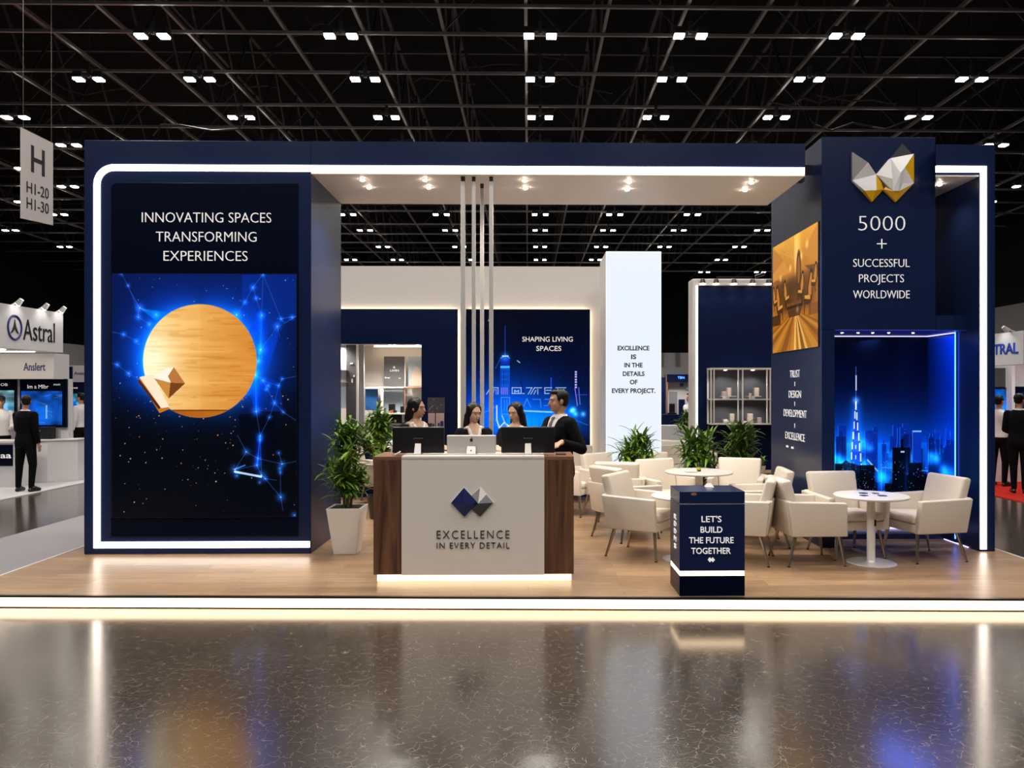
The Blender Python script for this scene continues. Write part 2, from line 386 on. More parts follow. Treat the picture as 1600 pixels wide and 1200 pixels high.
def pic_disc():
    p = Pic(288, 380, 1.7); q = lambda x, y: (x * .35015 - 15, y * .35015 - 18)
    x, y = p.xx, p.yy; r = np.hypot(x - 137, y - 136)
    top = np.clip(1 - y / 250, 0, 1)
    p.a = np.stack([3 + 4 * top, 6 + 16 * top, 14 + 62 * top], -1)
    ang = np.abs(x - 137) / np.maximum(r, 1)
    g = np.exp(-np.maximum(r - 86, 0) / 27.0) * (0.45 + 0.75 * ang) * np.where(y > 175, np.exp(-(y - 175) / 45), 1)
    p.a += g[..., None] * np.array([0, 75, 240]); g2 = np.exp(-np.maximum(r - 86, 0) / 9.0) * np.where(y > 190, .35, 1) * (0.25 + .75 * ang)
    p.a += g2[..., None] * np.array([10, 90, 60])
    for pts, al in (([(622, 55), (865, 55), (865, 240), (720, 330), (622, 290)], .30), ([(650, 300), (710, 235), (690, 440)], .55),
                    ([(705, 390), (785, 285), (780, 345), (735, 480)], .55), ([(650, 580), (685, 490), (790, 540), (805, 665), (685, 665)], .35)):
        p.poly([q(*t) for t in pts], (0, 70, 235), al)
    p.poly([q(*t) for t in [(120, 120), (170, 200), (160, 250)]], (20, 60, 190), .5)
    p.poly([q(*t) for t in [(167, 205), (300, 225), (240, 262)]], (0, 130, 255), .7)
    p.poly([q(*t) for t in [(605, 680), (685, 670), (770, 700), (775, 830), (700, 870), (620, 800)]], (1, 4, 18), .75)
    ln = [(84, 50, 115, 105), (115, 105, 125, 130), (125, 130, 165, 204), (165, 204, 160, 245), (165, 204, 245, 232), (160, 245, 210, 276), (95, 322, 152, 352), (42, 310, 95, 322),
          (67, 457, 117, 496), (117, 496, 160, 522), (38, 448, 67, 457), (715, 52, 670, 112), (670, 112, 634, 178), (634, 178, 597, 234), (715, 52, 709, 237), (715, 52, 762, 170), (762, 170, 795, 252),
          (670, 112, 684, 160), (684, 160, 709, 237), (709, 237, 705, 390), (795, 252, 862, 240), (795, 252, 812, 272), (812, 272, 862, 240), (779, 285, 790, 335), (779, 285, 705, 390), (705, 390, 695, 440), (695, 440, 680, 500), (680, 500, 715, 527), (680, 500, 685, 665), (715, 527, 785, 550),
          (785, 550, 800, 520), (800, 520, 862, 508), (785, 550, 766, 627), (715, 527, 766, 627), (766, 627, 805, 668), (805, 668, 862, 705), (685, 665, 702, 775), (766, 627, 743, 692), (743, 692, 702, 775), (702, 775, 692, 875),
          (600, 770, 640, 845), (640, 845, 590, 925), (640, 845, 692, 875), (692, 875, 688, 905), (688, 905, 708, 950), (692, 875, 800, 900), (800, 900, 862, 888), (590, 925, 688, 905), (708, 950, 725, 965), (725, 965, 794, 1048), (725, 965, 775, 972), (794, 1048, 804, 1108), (794, 1048, 792, 930), (785, 850, 800, 900), (702, 775, 708, 950)]
    for a, b, c, d in ln: p.line(*q(a, b), *q(c, d), (70, 140, 255), .25, .62)
    p.line(*q(590, 934), *q(706, 956), (190, 215, 255), 1.6); p.line(*q(590, 922), *q(635, 905), (70, 130, 255), .8)
    for a, b, c, d in ((685, 500, 685, 665), (700, 780, 690, 900), (705, 400, 702, 240)): p.plus(np.exp(-p.dist(*q(a, b), *q(c, d)) / 4.0), (0, 40, 170))
    for a, b, s in ((84, 50, .7), (115, 105, .6), (167, 204, 2), (160, 245, 1.4), (210, 276, .9), (95, 322, 1), (152, 352, .9), (67, 457, 1.1), (117, 496, 1), (240, 235, 1.3), (715, 52, .9), (670, 112, 1.2), (634, 178, .9), (597, 234, 2.2), (684, 160, .9), (709, 237, 1.4), (779, 285, 1.6), (795, 252, .8), (705, 390, 2.4), (695, 440, 1.4), (682, 502, 2), (715, 527, 1), (785, 550, .8), (800, 520, .7),
                    (766, 627, 1.1), (805, 668, .8), (685, 665, 2), (743, 692, .8), (702, 775, 1.3), (702, 792, 1), (640, 845, 1.6), (692, 875, 1.2), (688, 905, 1.5), (590, 925, 2.2), (708, 950, 2.2), (725, 965, 1), (794, 1048, 1.9), (800, 900, 1.6), (790, 920, 1), (792, 938, .8), (598, 952, .9), (785, 850, .8), (700, 982, .6), (855, 1128, 1.3), (845, 245, 1), (738, 550, .8), (730, 567, .7)):
        X, Y = q(a, b); p.glow(X, Y, 2.6 * s + 1.5, (20, 70, 150)); p.dot(X, Y, .45 * s, (210, 230, 255))
    for k in range(300):
        X = rng.uniform(3, 285); Y = rng.uniform(190, 372) if k < 230 else rng.uniform(4, 200)
        if X > 195 and Y > 225 and rng.random() < .8: continue
        if k < 230 and rng.random() < (Y - 190) / 260: continue
        p.dot(X, Y, rng.uniform(.1, .95), [(255, 160, 60), (230, 130, 50), (255, 215, 150), (150, 190, 255)][rng.integers(4)] if Y > 190 else (120, 170, 255))
    # the timber disc
    d = np.clip(88.5 - r + .5, 0, 1); n1 = smooth_noise(p.H, p.W, 60, 5, rng); n2 = smooth_noise(p.H, p.W, 150, 9, rng); n3 = smooth_noise(p.H, p.W, 16, 2, rng)
    t = np.clip((x - 48) / 177, 0, 1); seam = np.where(x > 138, 6.0, 0)
    base = np.stack([255 - 28 * t, 208 - 58 * t, 128 - 66 * t], -1)
    hot = np.exp(-((x - 62) ** 2 / 38 ** 2 + (y - 140) ** 2 / 60 ** 2))[..., None] * np.array([25, 60, 95])
    base = base + hot - ((n1 - .5) * 22 + (n2 > .72) * 14 + (n3 - .5) * 22 + seam)[..., None] * np.array([.8, 1, 1])
    p.a = p.a * (1 - d[..., None]) + np.clip(base, 0, 255) * d[..., None]
    b = d * (y > 212.5); p.mix(b, np.stack([165 + 40 * t, 88 + 30 * t, 25 + 0 * t], -1)); p.mix(d * np.clip(1 - np.abs(y - 213.2) / 1.6, 0, 1) * (x > 88), (100, 48, 12))
    P = lambda z, c, al=1.: p.poly([q(*t) for t in z], c, al)
    P([(160, 520), (190, 505), (300, 640), (296, 655), (255, 672)], (205, 120, 30)); P([(162, 518), (260, 648), (250, 655), (160, 535)], (80, 38, 18))
    P([(165, 512), (228, 498), (240, 540), (300, 645), (262, 650)], (255, 236, 205))
    P([(230, 517), (285, 470), (322, 468), (300, 537)], (255, 248, 230)); P([(318, 467), (368, 540), (305, 537), (292, 508)], (190, 120, 60)); P([(230, 517), (303, 537), (295, 608)], (205, 140, 65)); P([(303, 537), (368, 540), (295, 608)], (120, 66, 24))
    return p.a

def pic_night(w, h, k, horizon, tower, seed, lit=1.0, part=None):
    r = np.random.default_rng(seed); p = Pic(w, h, k); x, y = p.xx, p.yy
    t = np.clip(y / horizon, 0, 1.0)
    p.a = np.stack([1 + 2 * t, 5 + 60 * t ** 3, 18 + 60 * t + 130 * t ** 4], -1)
    below = np.clip((y - horizon) / 95, 0, 1)
    p.a = np.where((y > horizon)[..., None], np.stack([5 - 4 * below, 85 * (1 - below) + 5, 220 * (1 - below) + 20], -1), p.a)
    if tower: p.plus(np.exp(-((x - tower) / 50) ** 2 - ((y - horizon - 20) / 60) ** 2), (0, 40, 60))
    for layer, (lo, hi, c, n) in enumerate((( -32, 4, (4, 40, 150), 26), (-14, 30, (3, 22, 90), 22), (38, 70, (2, 9, 34), 16), (62, 120, (1, 4, 13), 14))):
        for j in range(n):
            bx = r.uniform(-4, w); bw = r.uniform(6, 15); ty = horizon + r.uniform(lo, hi)
            if tower and layer < 2 and abs(bx + bw / 2 - tower) < 12: continue
            p.rect(bx, ty, bx + bw, h, c, .93)
            if r.random() < .35 and layer < 2: p.rect(bx + bw * .4, ty - r.uniform(4, 12), bx + bw * .4 + 1.2, ty, c)
            if layer == 0: p.rect(bx, ty, bx + 1, h, (20, 110, 255), .7)
            for q in range(int((24, 10, 14, 22)[layer] * lit)):
                lx = r.uniform(bx + 1, bx + bw - 1); ly = r.uniform(ty + 2, min(h, ty + 75))
                col = [(60, 140, 255), (150, 205, 255), (25, 80, 220), (255, 190, 120)][r.choice(4, p=[.45, .2, .3, .05])]
                p.dot(lx, ly, r.uniform(-.1, .35), col)
        for j in range(5 if layer < 3 else 0):
            gx, gy = r.uniform(0, w), horizon + r.uniform(4, 75); p.glow(gx, gy, r.uniform(5, 11), (10, 90, 170))
    return p, r

def pic_niche(ex):
    hz = 168; p, r = pic_night(148 + ex, 306, 1.7, hz, 34 + ex, 3)
    p.xx = p.xx - ex; tx = 34                                             # a tall stepped spire
    for j in range(7):
        y0 = 100 + j * 16.5; hw = 1.0 + j * 1.45; p.plus(np.exp(-(np.hypot((p.xx - tx) / 9, (p.yy - y0 - 8) / 14)) ** 2), (10, 30, 70))
        p.rect(tx - hw, y0, tx + hw, y0 + 17, (10, 50, 190)); p.rect(tx - hw + .2, y0 + 1, tx - hw + 2.0, y0 + 13, (215, 228, 255)); p.rect(tx + hw - 2.0, y0 + 3, tx + hw - .2, y0 + 15.5, (215, 228, 255))
        if j > 3: p.rect(tx - 1.2, y0 + 6, tx + .4, y0 + 12, (150, 190, 255))
    p.line(tx, 46, tx, 100, (90, 140, 235), .3); p.rect(tx - .8, 60, tx + .8, 84, (190, 205, 255)); p.glow(tx, 100, 5, (60, 110, 160)); p.glow(tx, 170, 16, (30, 60, 120))
    for a, b, c in ((18, 205, 13), (46, 210, 12), (82, 228, 13), (88, 205, 10), (120, 195, 12), (10, 200, 9)): p.glow(a, b, c, (10, 110, 200))
    p.line(0, 203, 30, 208, (40, 150, 255), 1); p.line(74, 208, 148, 214, (60, 160, 255), .8); p.line(52, 196, 68, 214, (170, 210, 255), 1)
    p.rect(91, 176, 119, 306, (1, 3, 10)); p.rect(104, 163, 108, 176, (1, 3, 10))
    for j in range(40): p.dot(r.uniform(92, 118), r.uniform(180, 290), .1, (70, 130, 230))
    p.rect(104, 182, 110, 184, (170, 200, 255)); p.rect(122, 149, 136, 230, (8, 50, 180)); p.rect(122, 149, 136, 151, (120, 190, 255)); p.rect(122, 149, 123, 225, (60, 140, 255))
    p.poly([(0, 215), (18, 196), (24, 200), (40, 205), (58, 230), (60, 306), (0, 306)], (1, 4, 12), .8)
    p.mix(np.clip((p.yy - 200) / 70, 0, 1) * .72, (1, 4, 14))
    for j in range(9): gx = r.uniform(0, 148); p.plus(np.exp(-np.abs(p.xx - gx) / 1.6) * np.exp(-((p.yy - 235) / 45) ** 2), (5, 60, 190))
    for j in range(8):
        bx = r.uniform(-10, 140); p.rect(bx, r.uniform(196, 240), bx + r.uniform(12, 24), 306, (1, 4, 12), .92)
    for j in range(420): p.dot(r.uniform(-20, 148), r.uniform(195, 300), r.uniform(.1, .62), [(60, 130, 255), (255, 170, 90), (160, 200, 255)][r.choice(3, p=[.6, .15, .25])])
    return p.a
def pic_niche_side():
    p, r = pic_night(60, 306, 1.3, 172, None, 11, .8)
    g = np.exp(-p.yy / 90) * (.25 + .75 * p.xx / 60); p.plus(g, (0, 45, 200)); p.plus(.35 * p.xx / 60 * np.clip(1 - p.yy / 330, 0, 1), (0, 50, 220))
    return p.a

def pic_panel():
    p = Pic(194, 300, 1.6); x, y = p.xx, p.yy
    t = np.clip(y / 180, 0, 1); p.a = np.stack([2 + 0 * t, 6 + 10 * t, 24 + 40 * t], -1)
    p.plus(np.exp(-((x - 60) / 80) ** 2 - ((y - 165) / 55) ** 2), (0, 85, 215)); p.plus(np.exp(-((x - 100) / 50) ** 2 - ((y - 178) / 22) ** 2), (0, 75, 60))
    p.plus(np.exp(-((x - 155) / 30) ** 2 - ((y - 165) / 25) ** 2), (0, 60, 120))
    p.mix(np.clip((y - 192) / 14, 0, 1) * .9, (2, 10, 45)); B = (60, 150, 255); W = (190, 220, 255)
    p.rect(54, 88, 68, 135, (10, 85, 215)); p.line(61, 26, 61, 74, (35, 80, 220), .4); p.line(54, 76, 62, 72, B, .6); p.line(62, 72, 68, 76, B, .6); p.rect(54, 76, 68, 90, (10, 40, 160)); p.glow(61, 74, 6, (30, 90, 140)); p.rect(54, 88, 68, 91, (60, 190, 255)); p.rect(56, 72, 66, 74, W)
    for j in range(12): p.rect(55 + (j % 4) * 3.3, 94 + (j // 4) * 8, 56.5 + (j % 4) * 3.3, 100 + (j // 4) * 8, (5, 40, 140))
    p.line(54, 76, 46, 92, B, .4, .6); p.line(85, 110, 90, 130, (5, 25, 90), .8)
    p.rect(132, 106, 134, 125, (20, 80, 230)); 
    for j in range(7): p.rect(170, 96 + j * 4, 173, 98.5 + j * 4, (190, 180, 255))
    L_ = lambda pts, c=W, w=.55: [p.line(*pts[i], *pts[i + 1], c, w) for i in range(len(pts) - 1)]
    L_([(32, 132), (38, 122), (50, 122), (50, 132)]); L_([(42, 132), (44, 125), (47, 125), (47, 132)], (150, 160, 255))
    for j in range(4): L_([(55 + 3 * j, 122), (55.5 + 3 * j, 132)], (170, 130, 255))
    L_([(72, 122), (86, 122), (86, 131), (72, 131), (72, 122)]); L_([(76, 130), (76, 126), (79, 128), (82, 126), (82, 130)]); L_([(88, 131), (91, 131)])
    L_([(94, 122), (103, 122), (97, 132)]); L_([(101, 132), (107, 122), (118, 122)]); L_([(112, 132), (112, 124)]); L_([(106, 132), (109, 126)])
    L_([(134, 122), (123, 122), (123, 131), (130, 131)]); L_([(125, 126), (133, 126)]); L_([(140, 122), (156, 122)]); L_([(143, 124), (148, 132)]); L_([(153, 124), (150, 130)]); L_([(170, 122), (174, 150)], (160, 140, 255)); L_([(176, 122), (178, 148)], (120, 130, 255))
    L_([(55, 137), (68, 137), (68, 163), (55, 163), (55, 137)], B, .7); L_([(60, 140), (60, 158)], B); L_([(64, 140), (64, 158)], B)
    L_([(48, 150), (48, 172), (52, 184), (60, 176), (66, 181)], (225, 240, 255), .9); L_([(56, 165), (62, 180)], (200, 230, 255), .6); L_([(30, 160), (46, 152)], B)
    L_([(90, 151), (95, 139), (101, 152)], B, .6); L_([(104, 140), (116, 140), (117, 153)], B, .5); L_([(123, 140), (134, 140)], B, .6); L_([(122, 150), (133, 149)], B); L_([(90, 158), (136, 160)], (140, 220, 255), 1.1); L_([(135, 160), (160, 168), (190, 180)], (20, 110, 240), .5)
    for a, b in ((165, 158), (171, 163), (183, 163), (168, 156)): p.glow(a, b, 4, (60, 140, 200)); p.dot(a, b, .7, (200, 230, 255))
    L_([(173, 133), (189, 133)], (20, 90, 220), .5); L_([(80, 80), (84, 83)], W, .6); L_([(36, 18), (42, 26)], (150, 130, 160), .5); p.line(37, 14, 35, 18, (200, 190, 200), .6)
    r = np.random.default_rng(4)
    for j in range(70): p.dot(r.uniform(2, 192), r.uniform(200, 296), r.uniform(0, .5), [(20, 80, 220), (60, 130, 255), (200, 120, 60)][r.choice(3, p=[.5, .42, .08])])
    for j in range(25): p.dot(r.uniform(90, 190), r.uniform(60, 120), r.uniform(-.2, .3), (70, 110, 220))
    for j in range(10): gx = r.uniform(60, 150); p.line(gx, 168, gx, 198, (10, 90, 240), .4, .7)
    return p.a

def pic_lounge():                                       # amber print of a vaulted lounge, about 150 x 135
    p = Pic(150, 132, 1.6); x, y = p.xx, p.yy; n = smooth_noise(p.H, p.W, 8, 8, rng)
    v = np.clip(1 - y / 60, 0, 1)
    p.a = np.stack([165 + 60 * v + 20 * n, 98 + 55 * v + 18 * n, 24 + 20 * v + 8 * n], -1)
    p.plus(np.exp(-((x - 86) / 10) ** 2 - ((y - 22) / 26) ** 2), (60, 75, 75))
    for a in range(-60, 61, 11):                        # planks running to the far end
        x1 = 80 + a * 3.2; p.poly([(80 + a * .12, 88), (80 + a * .12 + 1.2, 88), (x1 + 22, 132), (x1, 132)], (205, 135, 45) if (a // 11) % 2 else (130, 76, 24), .8)
    for a in (-4, 4, 13): p.poly([(82 + a * .15, 88), (83.5 + a * .15, 88), (84 + a * 2.2 + 8, 132), (84 + a * 2.2, 132)], (255, 205, 110), .75)
    for pts, c in (([(0, 40), (60, 52), (60, 62), (0, 70)], (150, 90, 28)), ([(0, 0), (40, 22), (0, 34)], (190, 120, 42)), ([(150, 0), (105, 26), (150, 44)], (205, 135, 50)), ([(150, 44), (110, 40), (150, 58)], (110, 62, 20)), ([(0, 34), (44, 24), (62, 40), (0, 44)], (215, 145, 60))): p.poly(pts, c, .85)
    p.mix(np.exp(-((x - 78) / 62) ** 6 - ((y - 66) / 21) ** 6) * (.55 + .3 * smooth_noise(p.H, p.W, 9, 12, rng)), (66, 38, 14))
    def seat(cx_, cy_, s, f):
        P = lambda pts, c, al=1.: p.poly([(cx_ + f * a * s, cy_ + b * s) for a, b in pts], c, al)
        P([(-9, -20), (-3, -22), (4, -6), (5, 6), (-6, 8), (-10, -4)], (58, 33, 12)); P([(-7, -17), (-4, -18), (2, -5), (2, 3), (-5, 4), (-8, -4)], (196, 124, 46))
        P([(-5, 2), (12, 0), (13, 9), (-4, 11)], (74, 42, 15)); P([(-3, 2), (11, 1), (11, 4), (-3, 6)], (222, 150, 66)); P([(-3, 10), (0, 10), (-2, 19), (-4, 19)], (44, 25, 10)); P([(10, 9), (12, 9), (13, 18), (11, 18)], (44, 25, 10))
    seat(24, 74, 1.15, 1); seat(50, 66, .9, 1); seat(124, 72, 1.2, -1); seat(100, 64, .9, -1); seat(140, 58, .8, -1); seat(8, 66, .8, 1)
    p.mix(np.clip((1 - ((x - 92) / 8) ** 2 - ((y - 40) / 22) ** 2) * 6, 0, 1), (84, 48, 17)); p.mix(np.clip((1 - ((x - 92) / 4.5) ** 2 - ((y - 42) / 16) ** 2) * 6, 0, 1), (150, 92, 34))
    p.rect(52, 76, 104, 83, (50, 28, 11)); p.poly([(54, 83), (102, 83), (96, 93), (60, 93)], (92, 52, 19)); p.rect(0, 86, 30, 99, (62, 36, 14), .85); p.rect(122, 84, 150, 96, (128, 76, 28), .8)
    for a in range(9): p.rect(54 + a * 5.4, 76, 57 + a * 5.4, 80, (150, 90, 34))
    for a in range(7): p.line(75, 26, 75 + (a - 3) * 34, -6, (235, 170, 80), .5, .5)
    p.rect(74.2, 0, 75.2, 132, (70, 42, 20)); 
    for a, b in ((100, 28), (118, 18), (64, 36), (30, 44), (88, 86)): p.glow(a, b, 4, (60, 70, 60))
    return p.a

def pic_generic(w, h, k, seed, base=(8, 40, 110)):
    r = np.random.default_rng(seed); p = Pic(w, h, k); x, y = p.xx, p.yy
    n = smooth_noise(p.H, p.W, 6, 6, r)
    p.a = np.array(base, float)[None, None] * (.5 + n[..., None]); p.plus(np.exp(-((x - w * .6) / (w * .35)) ** 2 - ((y - h * .65) / (h * .25)) ** 2), (10, 60, 110))
    for j in range(9):
        a, b = r.uniform(0, w), r.uniform(h * .1, h); p.line(a, b, a + r.uniform(-w / 3, w / 3), b + r.uniform(-4, 4), (120, 180, 235), .35, .6)
    for j in range(4): a = r.uniform(0, w * .8); p.rect(a, r.uniform(h * .3, h * .6), a + r.uniform(2, 6), h * .8, [(150, 200, 240), (5, 12, 30), (20, 80, 190)][r.integers(3)], .8)
    return p.a
# ================================================================== lights
def spot(name, loc, W, ang=110, col=(1, .93, .86), r=0.06, blend=0.6, aim=None):
    d = bpy.data.lights.new(name, 'SPOT'); d.energy = W; d.spot_size = R(ang); d.spot_blend = blend; d.color = col; d.shadow_soft_size = r
    o = bpy.data.objects.new(name, d); o.location = loc; C.objects.link(o)
    if aim is not None: o.rotation_euler = (Vector(aim) - Vector(loc)).to_track_quat('-Z', 'Y').to_euler()
    return o
def area(name, loc, sx, sy, W, col, aim):
    d = bpy.data.lights.new(name, 'AREA'); d.shape = 'RECTANGLE'; d.size = sx; d.size_y = sy; d.energy = W; d.color = col
    o = bpy.data.objects.new(name, d); o.location = loc; C.objects.link(o)
    o.rotation_euler = (Vector(aim) - Vector(loc)).to_track_quat('-Z', 'Y').to_euler(); return o
sc = bpy.context.scene
w = bpy.data.worlds.new('World'); sc.world = w; w.use_nodes = True
w.node_tree.nodes['Background'].inputs['Color'].default_value = (0.9, 0.93, 1.0, 1)
w.node_tree.nodes['Background'].inputs['Strength'].default_value = 0.02

def ftext(body, x0, x1, yc, hpx, Y, parent, m='text_white', depth=0.008, weight=0.0, spacing=1.0, name='lettering'):
    a, b = XY(x0, Y), XY(x1, Y); xm = (x0 + x1) / 2
    return text(name, body, m, parent, ((a + b) / 2, Y, ZY(xm, yc, Y)), (1, 0, 0), abs(b - a), ZY(xm, yc - hpx / 2, Y) - ZY(xm, yc + hpx / 2, Y), depth, weight, spacing)
_c = bpy.data.curves.new('c', 'FONT'); _c.body = 'H'; _t = bpy.data.objects.new('c', _c); C.objects.link(_t)
_m = bpy.data.meshes.new_from_object(_t.evaluated_get(bpy.context.evaluated_depsgraph_get())); CAPH = max(v.co.y for v in _m.vertices)
bpy.data.objects.remove(_t); bpy.data.curves.remove(_c); bpy.data.meshes.remove(_m)
def band(mb, pts, w, y0, y1, m=0):                      # a strip following (x,z) points
    n = len(pts); off = []
    for i in range(n):
        a = Vector(pts[max(i - 1, 0)]); b = Vector(pts[i]); c = Vector(pts[min(i + 1, n - 1)])
        d0 = (b - a).normalized() if i else (c - b).normalized(); d1 = (c - b).normalized() if i < n - 1 else d0
        t = (d0 + d1).normalized(); nn = Vector((-t.y, t.x)); k = w / 2 / max(nn.dot(Vector((-d0.y, d0.x))), .3)
        off.append((b + nn * k, b - nn * k))
    vs = []
    for p, q in off: vs += [(p.x, y0, p.y), (q.x, y0, q.y), (p.x, y1, p.y), (q.x, y1, q.y)]
    fs = []
    for i in range(n - 1):
        a, b = 4 * i, 4 * i + 4; fs += [(a, b, b + 1, a + 1), (a + 2, a + 3, b + 3, b + 2), (a, a + 2, b + 2, b), (a + 1, b + 1, b + 3, a + 3)]
    fs += [(0, 1, 3, 2), (4 * n - 4, 4 * n - 2, 4 * n - 1, 4 * n - 3)]
    return mb.add(vs, fs, m)

# ================================================================== hall shell
struct('floor', MB().box(-60, 60, -8, 62, -0.2, 0), 'hallfloor', 'dark polished brown hall floor with a fine crackled pattern', 'floor')
struct('ceiling', MB().box(-60, 60, -8, 62, 12.6, 12.8), 'deck', 'black roof deck high above the trusses', 'ceiling')
struct('wall_far', MB().box(-60, 60, 58, 58.2, 0, 4.6), 'hallwall', 'grey panelled wall at the far end of the hall', 'wall')
struct('trim_far', MB().box(-60, 60, 58, 58.2, 4.6, 12.6), 'deck', 'black upper wall above the grey panels at the far end', 'wall')
struct('wall_left', MB().box(-31.2, -31, 6, 58, 0, 4.9), 'hallwall', 'grey panelled wall on the left side of the hall', 'wall')
struct('trim_left', MB().box(-31.2, -31, 6, 58, 4.9, 12.6), 'deck', 'black upper wall on the left side of the hall', 'wall')
struct('wall_right', MB().box(24, 24.2, 6, 58, 0, 6.0), 'hallwall', 'grey panelled wall on the right side of the hall', 'wall')
struct('trim_right', MB().box(24, 24.2, 6, 58, 6.0, 12.6), 'deck', 'black upper wall on the right side of the hall', 'wall')

# roof trusses
ZC = 10.0
def truss_cross(y, x0, x1, big):
    t = thing('roof_truss', '', 'truss', (x0, y, ZC))
    obj('bottom_chord', MB().box(x0, x1, y - .03, y + .03, ZC - .035, ZC + .035), 'truss', t)
    if big:
        obj('top_chord', MB().box(x0, x1, y - .04, y + .04, ZC + 1.5, ZC + 1.58), 'truss_dark', t)
        mb = MB(); x = x0; k = 0
        while x < x1 - .1:
            a, b = (x, y, ZC), (x + 1.4, y, ZC + 1.5)
            if k % 2: a, b = (x, y, ZC + 1.5), (x + 1.4, y, ZC)
            mb.bar(a, b, .03); x += 1.4; k += 1
        obj('web', mb, 'truss_dark', t)
    t['label'] = 'dark steel truss spanning the black hall ceiling from side to side'; t['group'] = 'crosswise roof trusses'
    return t
ys = [15.3, 16.5, 17.8, 20.0, 22.3, 24.2, 26.4, 28.8, 31.2, 33.4, 35.4, 38.2, 40.6, 43.0, 46.0, 49.5, 53.0]
for i, y in enumerate(ys): truss_cross(y, -34 if y > 22 else -16, 25 if y > 22 else 16, i % 2 == 0)
def truss_long(x, big):
    t = thing('roof_beam', 'steel beam running away from the viewer under the black hall roof', 'truss', (x, 12, ZC + .1), group='lengthwise roof beams')
    obj('bottom_chord', MB().box(x - .035, x + .035, 12, 57, ZC + .04, ZC + .12), 'truss', t)
    if big:
        obj('top_chord', MB().box(x - .05, x + .05, 12, 57, ZC + 1.8, ZC + 1.9), 'truss_dark', t)
        mb = MB(); y = 12
        while y < 56:
            mb.bar((x, y, ZC + .1), (x, y + 1.1, ZC + 1.8), .05); mb.bar((x, y + 1.1, ZC + 1.8), (x, y + 2.2, ZC + .1), .05); y += 2.2
        obj('web', mb, 'truss_dark', t)
for i, x in enumerate([-26.6, -22.9, -19.3, -16.1, -13.4, -11.0, -9.3, -7.9, -5.6, -3.8, -1.95, -.05, 1.75, 3.45, 5.2, 7.0, 9.4, 12.0, 15.2, 19.0, 22.4]):
    truss_long(x, i % 3 == 1 or i % 3 == 0)
# conduits and cable runs slung between the beams
def conduit(px, py, dep, rx, rz, n, seed):
    r = random.Random(seed); x, y = DP(px, dep); z = CAMZ + (CY - py) / F * dep; mb = MB(); p = Vector((x, y, z))
    for k in range(n):
        q = p + Vector((r.uniform(.2, .7) * rx, r.uniform(-.3, .3), r.uniform(-.25, .25) * rz)); mb.tube(p, q, .022, n=6); p = q
    tag(obj('cable_run', mb, 'truss_dark'), 'thin dark cable run slung below the hall roof', 'cable', 'cable runs under the roof')
for k in (0, 2, 5, 6, 7, 8, 10, 11, 12, 13, 14, 15):
    r_ = random.Random(k); conduit(r_.uniform(60, 1500), r_.uniform(20, 190), r_.uniform(18, 24), r_.choice((-1, 1)), 1, 5, k)

# hall lamps: pairs of bright heads on a small bracket
def make_lamp():
    t = thing('hall_lamp', 'pair of bright square lamp heads hung under the roof', 'lamp', (0, 0, 0), group='paired hall lamps')
    obj('bracket', MB().box(-.30, .30, -.03, .03, .10, .16).box(-.04, .04, -.04, .04, .05, .34).box(-.01, .01, -.01, .01, .34, 3.0), 'truss_dark', t)
    for s in (-1, 1):
        h = obj('lamp_head', MB().hexa([(s * .25 - .125, -.125, .02), (s * .25 + .125, -.125, .02), (s * .25 + .125, .125, .02), (s * .25 - .125, .125, .02)],
            [(s * .25 - .1, -.1, .18), (s * .25 + .1, -.1, .18), (s * .25 + .1, .1, .18), (s * .25 - .1, .1, .18)]), 'truss_dark', t)
        obj('lens', MB().box(s * .25 - .105, s * .25 + .105, -.10, .10, -.02, .018), 'lens', h)
    return t
lamp0 = None
lanes = [-26, -21.5, -18.2, -15.1, -11.4, -8.6, -4.42, 0.0, 3.33, 6.8, 10.9, 14.6, 18.6]
for ri, dep in enumerate([17.03, 19.4, 22.1, 24.6, 27.2, 29.6, 32.0, 34.3, 37.7, 42.0, 46.2, 51.0]):
    for xc in lanes:
        if ri == 0 and (xc < -9 or xc > 7): continue
        if ri == 2 and xc == -11.4: continue
        px = CX + F * xc / dep
        if px < -25 or px > 1625: continue
        x, y = xc * cs + dep * sn, dep * cs - xc * sn
        if lamp0 is None: lamp0 = make_lamp(); lamp0.location = (x, y, 9.6)
        else: dup(lamp0, (x, y, 9.6), 0)
        if ri in (1, 3, 5, 7, 9, 11): spot('hall_light', (x, y, 9.5), 260, 140, (1, .95, .9), .2)
HALL = []
for y in (-5.0, -0.5, 4.0, 8.5, 12.8):
    for x in (-10.5, -6.0, -1.5, 3.0, 7.5):
        dup(lamp0, (x, y, 9.6), 0, 'pair of bright square lamp heads hung under the roof')
        HALL.append(spot('hall_light', (x, y, 9.5), 430, 150, (1, .94, .88), .2))

# ================================================================== raised floor of the stand
fl = FL(-120, 930); fr = FL(1720, 935.5)
pts = [(-4.69, fl[1] + .02), (4.86, fr[1]), (4.86, 14.2), (-4.69, 14.2)]
mb = MB(); mb.hexa([(x, y, .03) for x, y in pts], [(x, y, PZ) for x, y in pts])
plat = struct('floor_stand', mb, 'planks', 'raised oak plank floor of the navy exhibition stand', 'floor')
d_ = (Vector((4.86, fr[1], 0)) - Vector((-4.69, fl[1] + .02, 0))); L_ = d_.length; ang_ = math.atan2(d_.y, d_.x)
tr = thing('platform_edge_light', 'glowing white light strip under the front edge of the oak floor', 'light strip', (-4.69, fl[1] + .02, 0), ang_)
def tobj(name, mb, m, root, **kw):            # part written in its thing's own frame
    loc = root.location.copy(); o = obj(name, mb, m, None, **kw); o.parent = root; return o
tobj('edge_lip', MB().box(0, L_, -.035, -.001, .086, .102), 'gunmetal', tr)
tobj('diffuser', MB().box(0, L_, -.03, -.002, .012, .085), 'led_floor', tr)
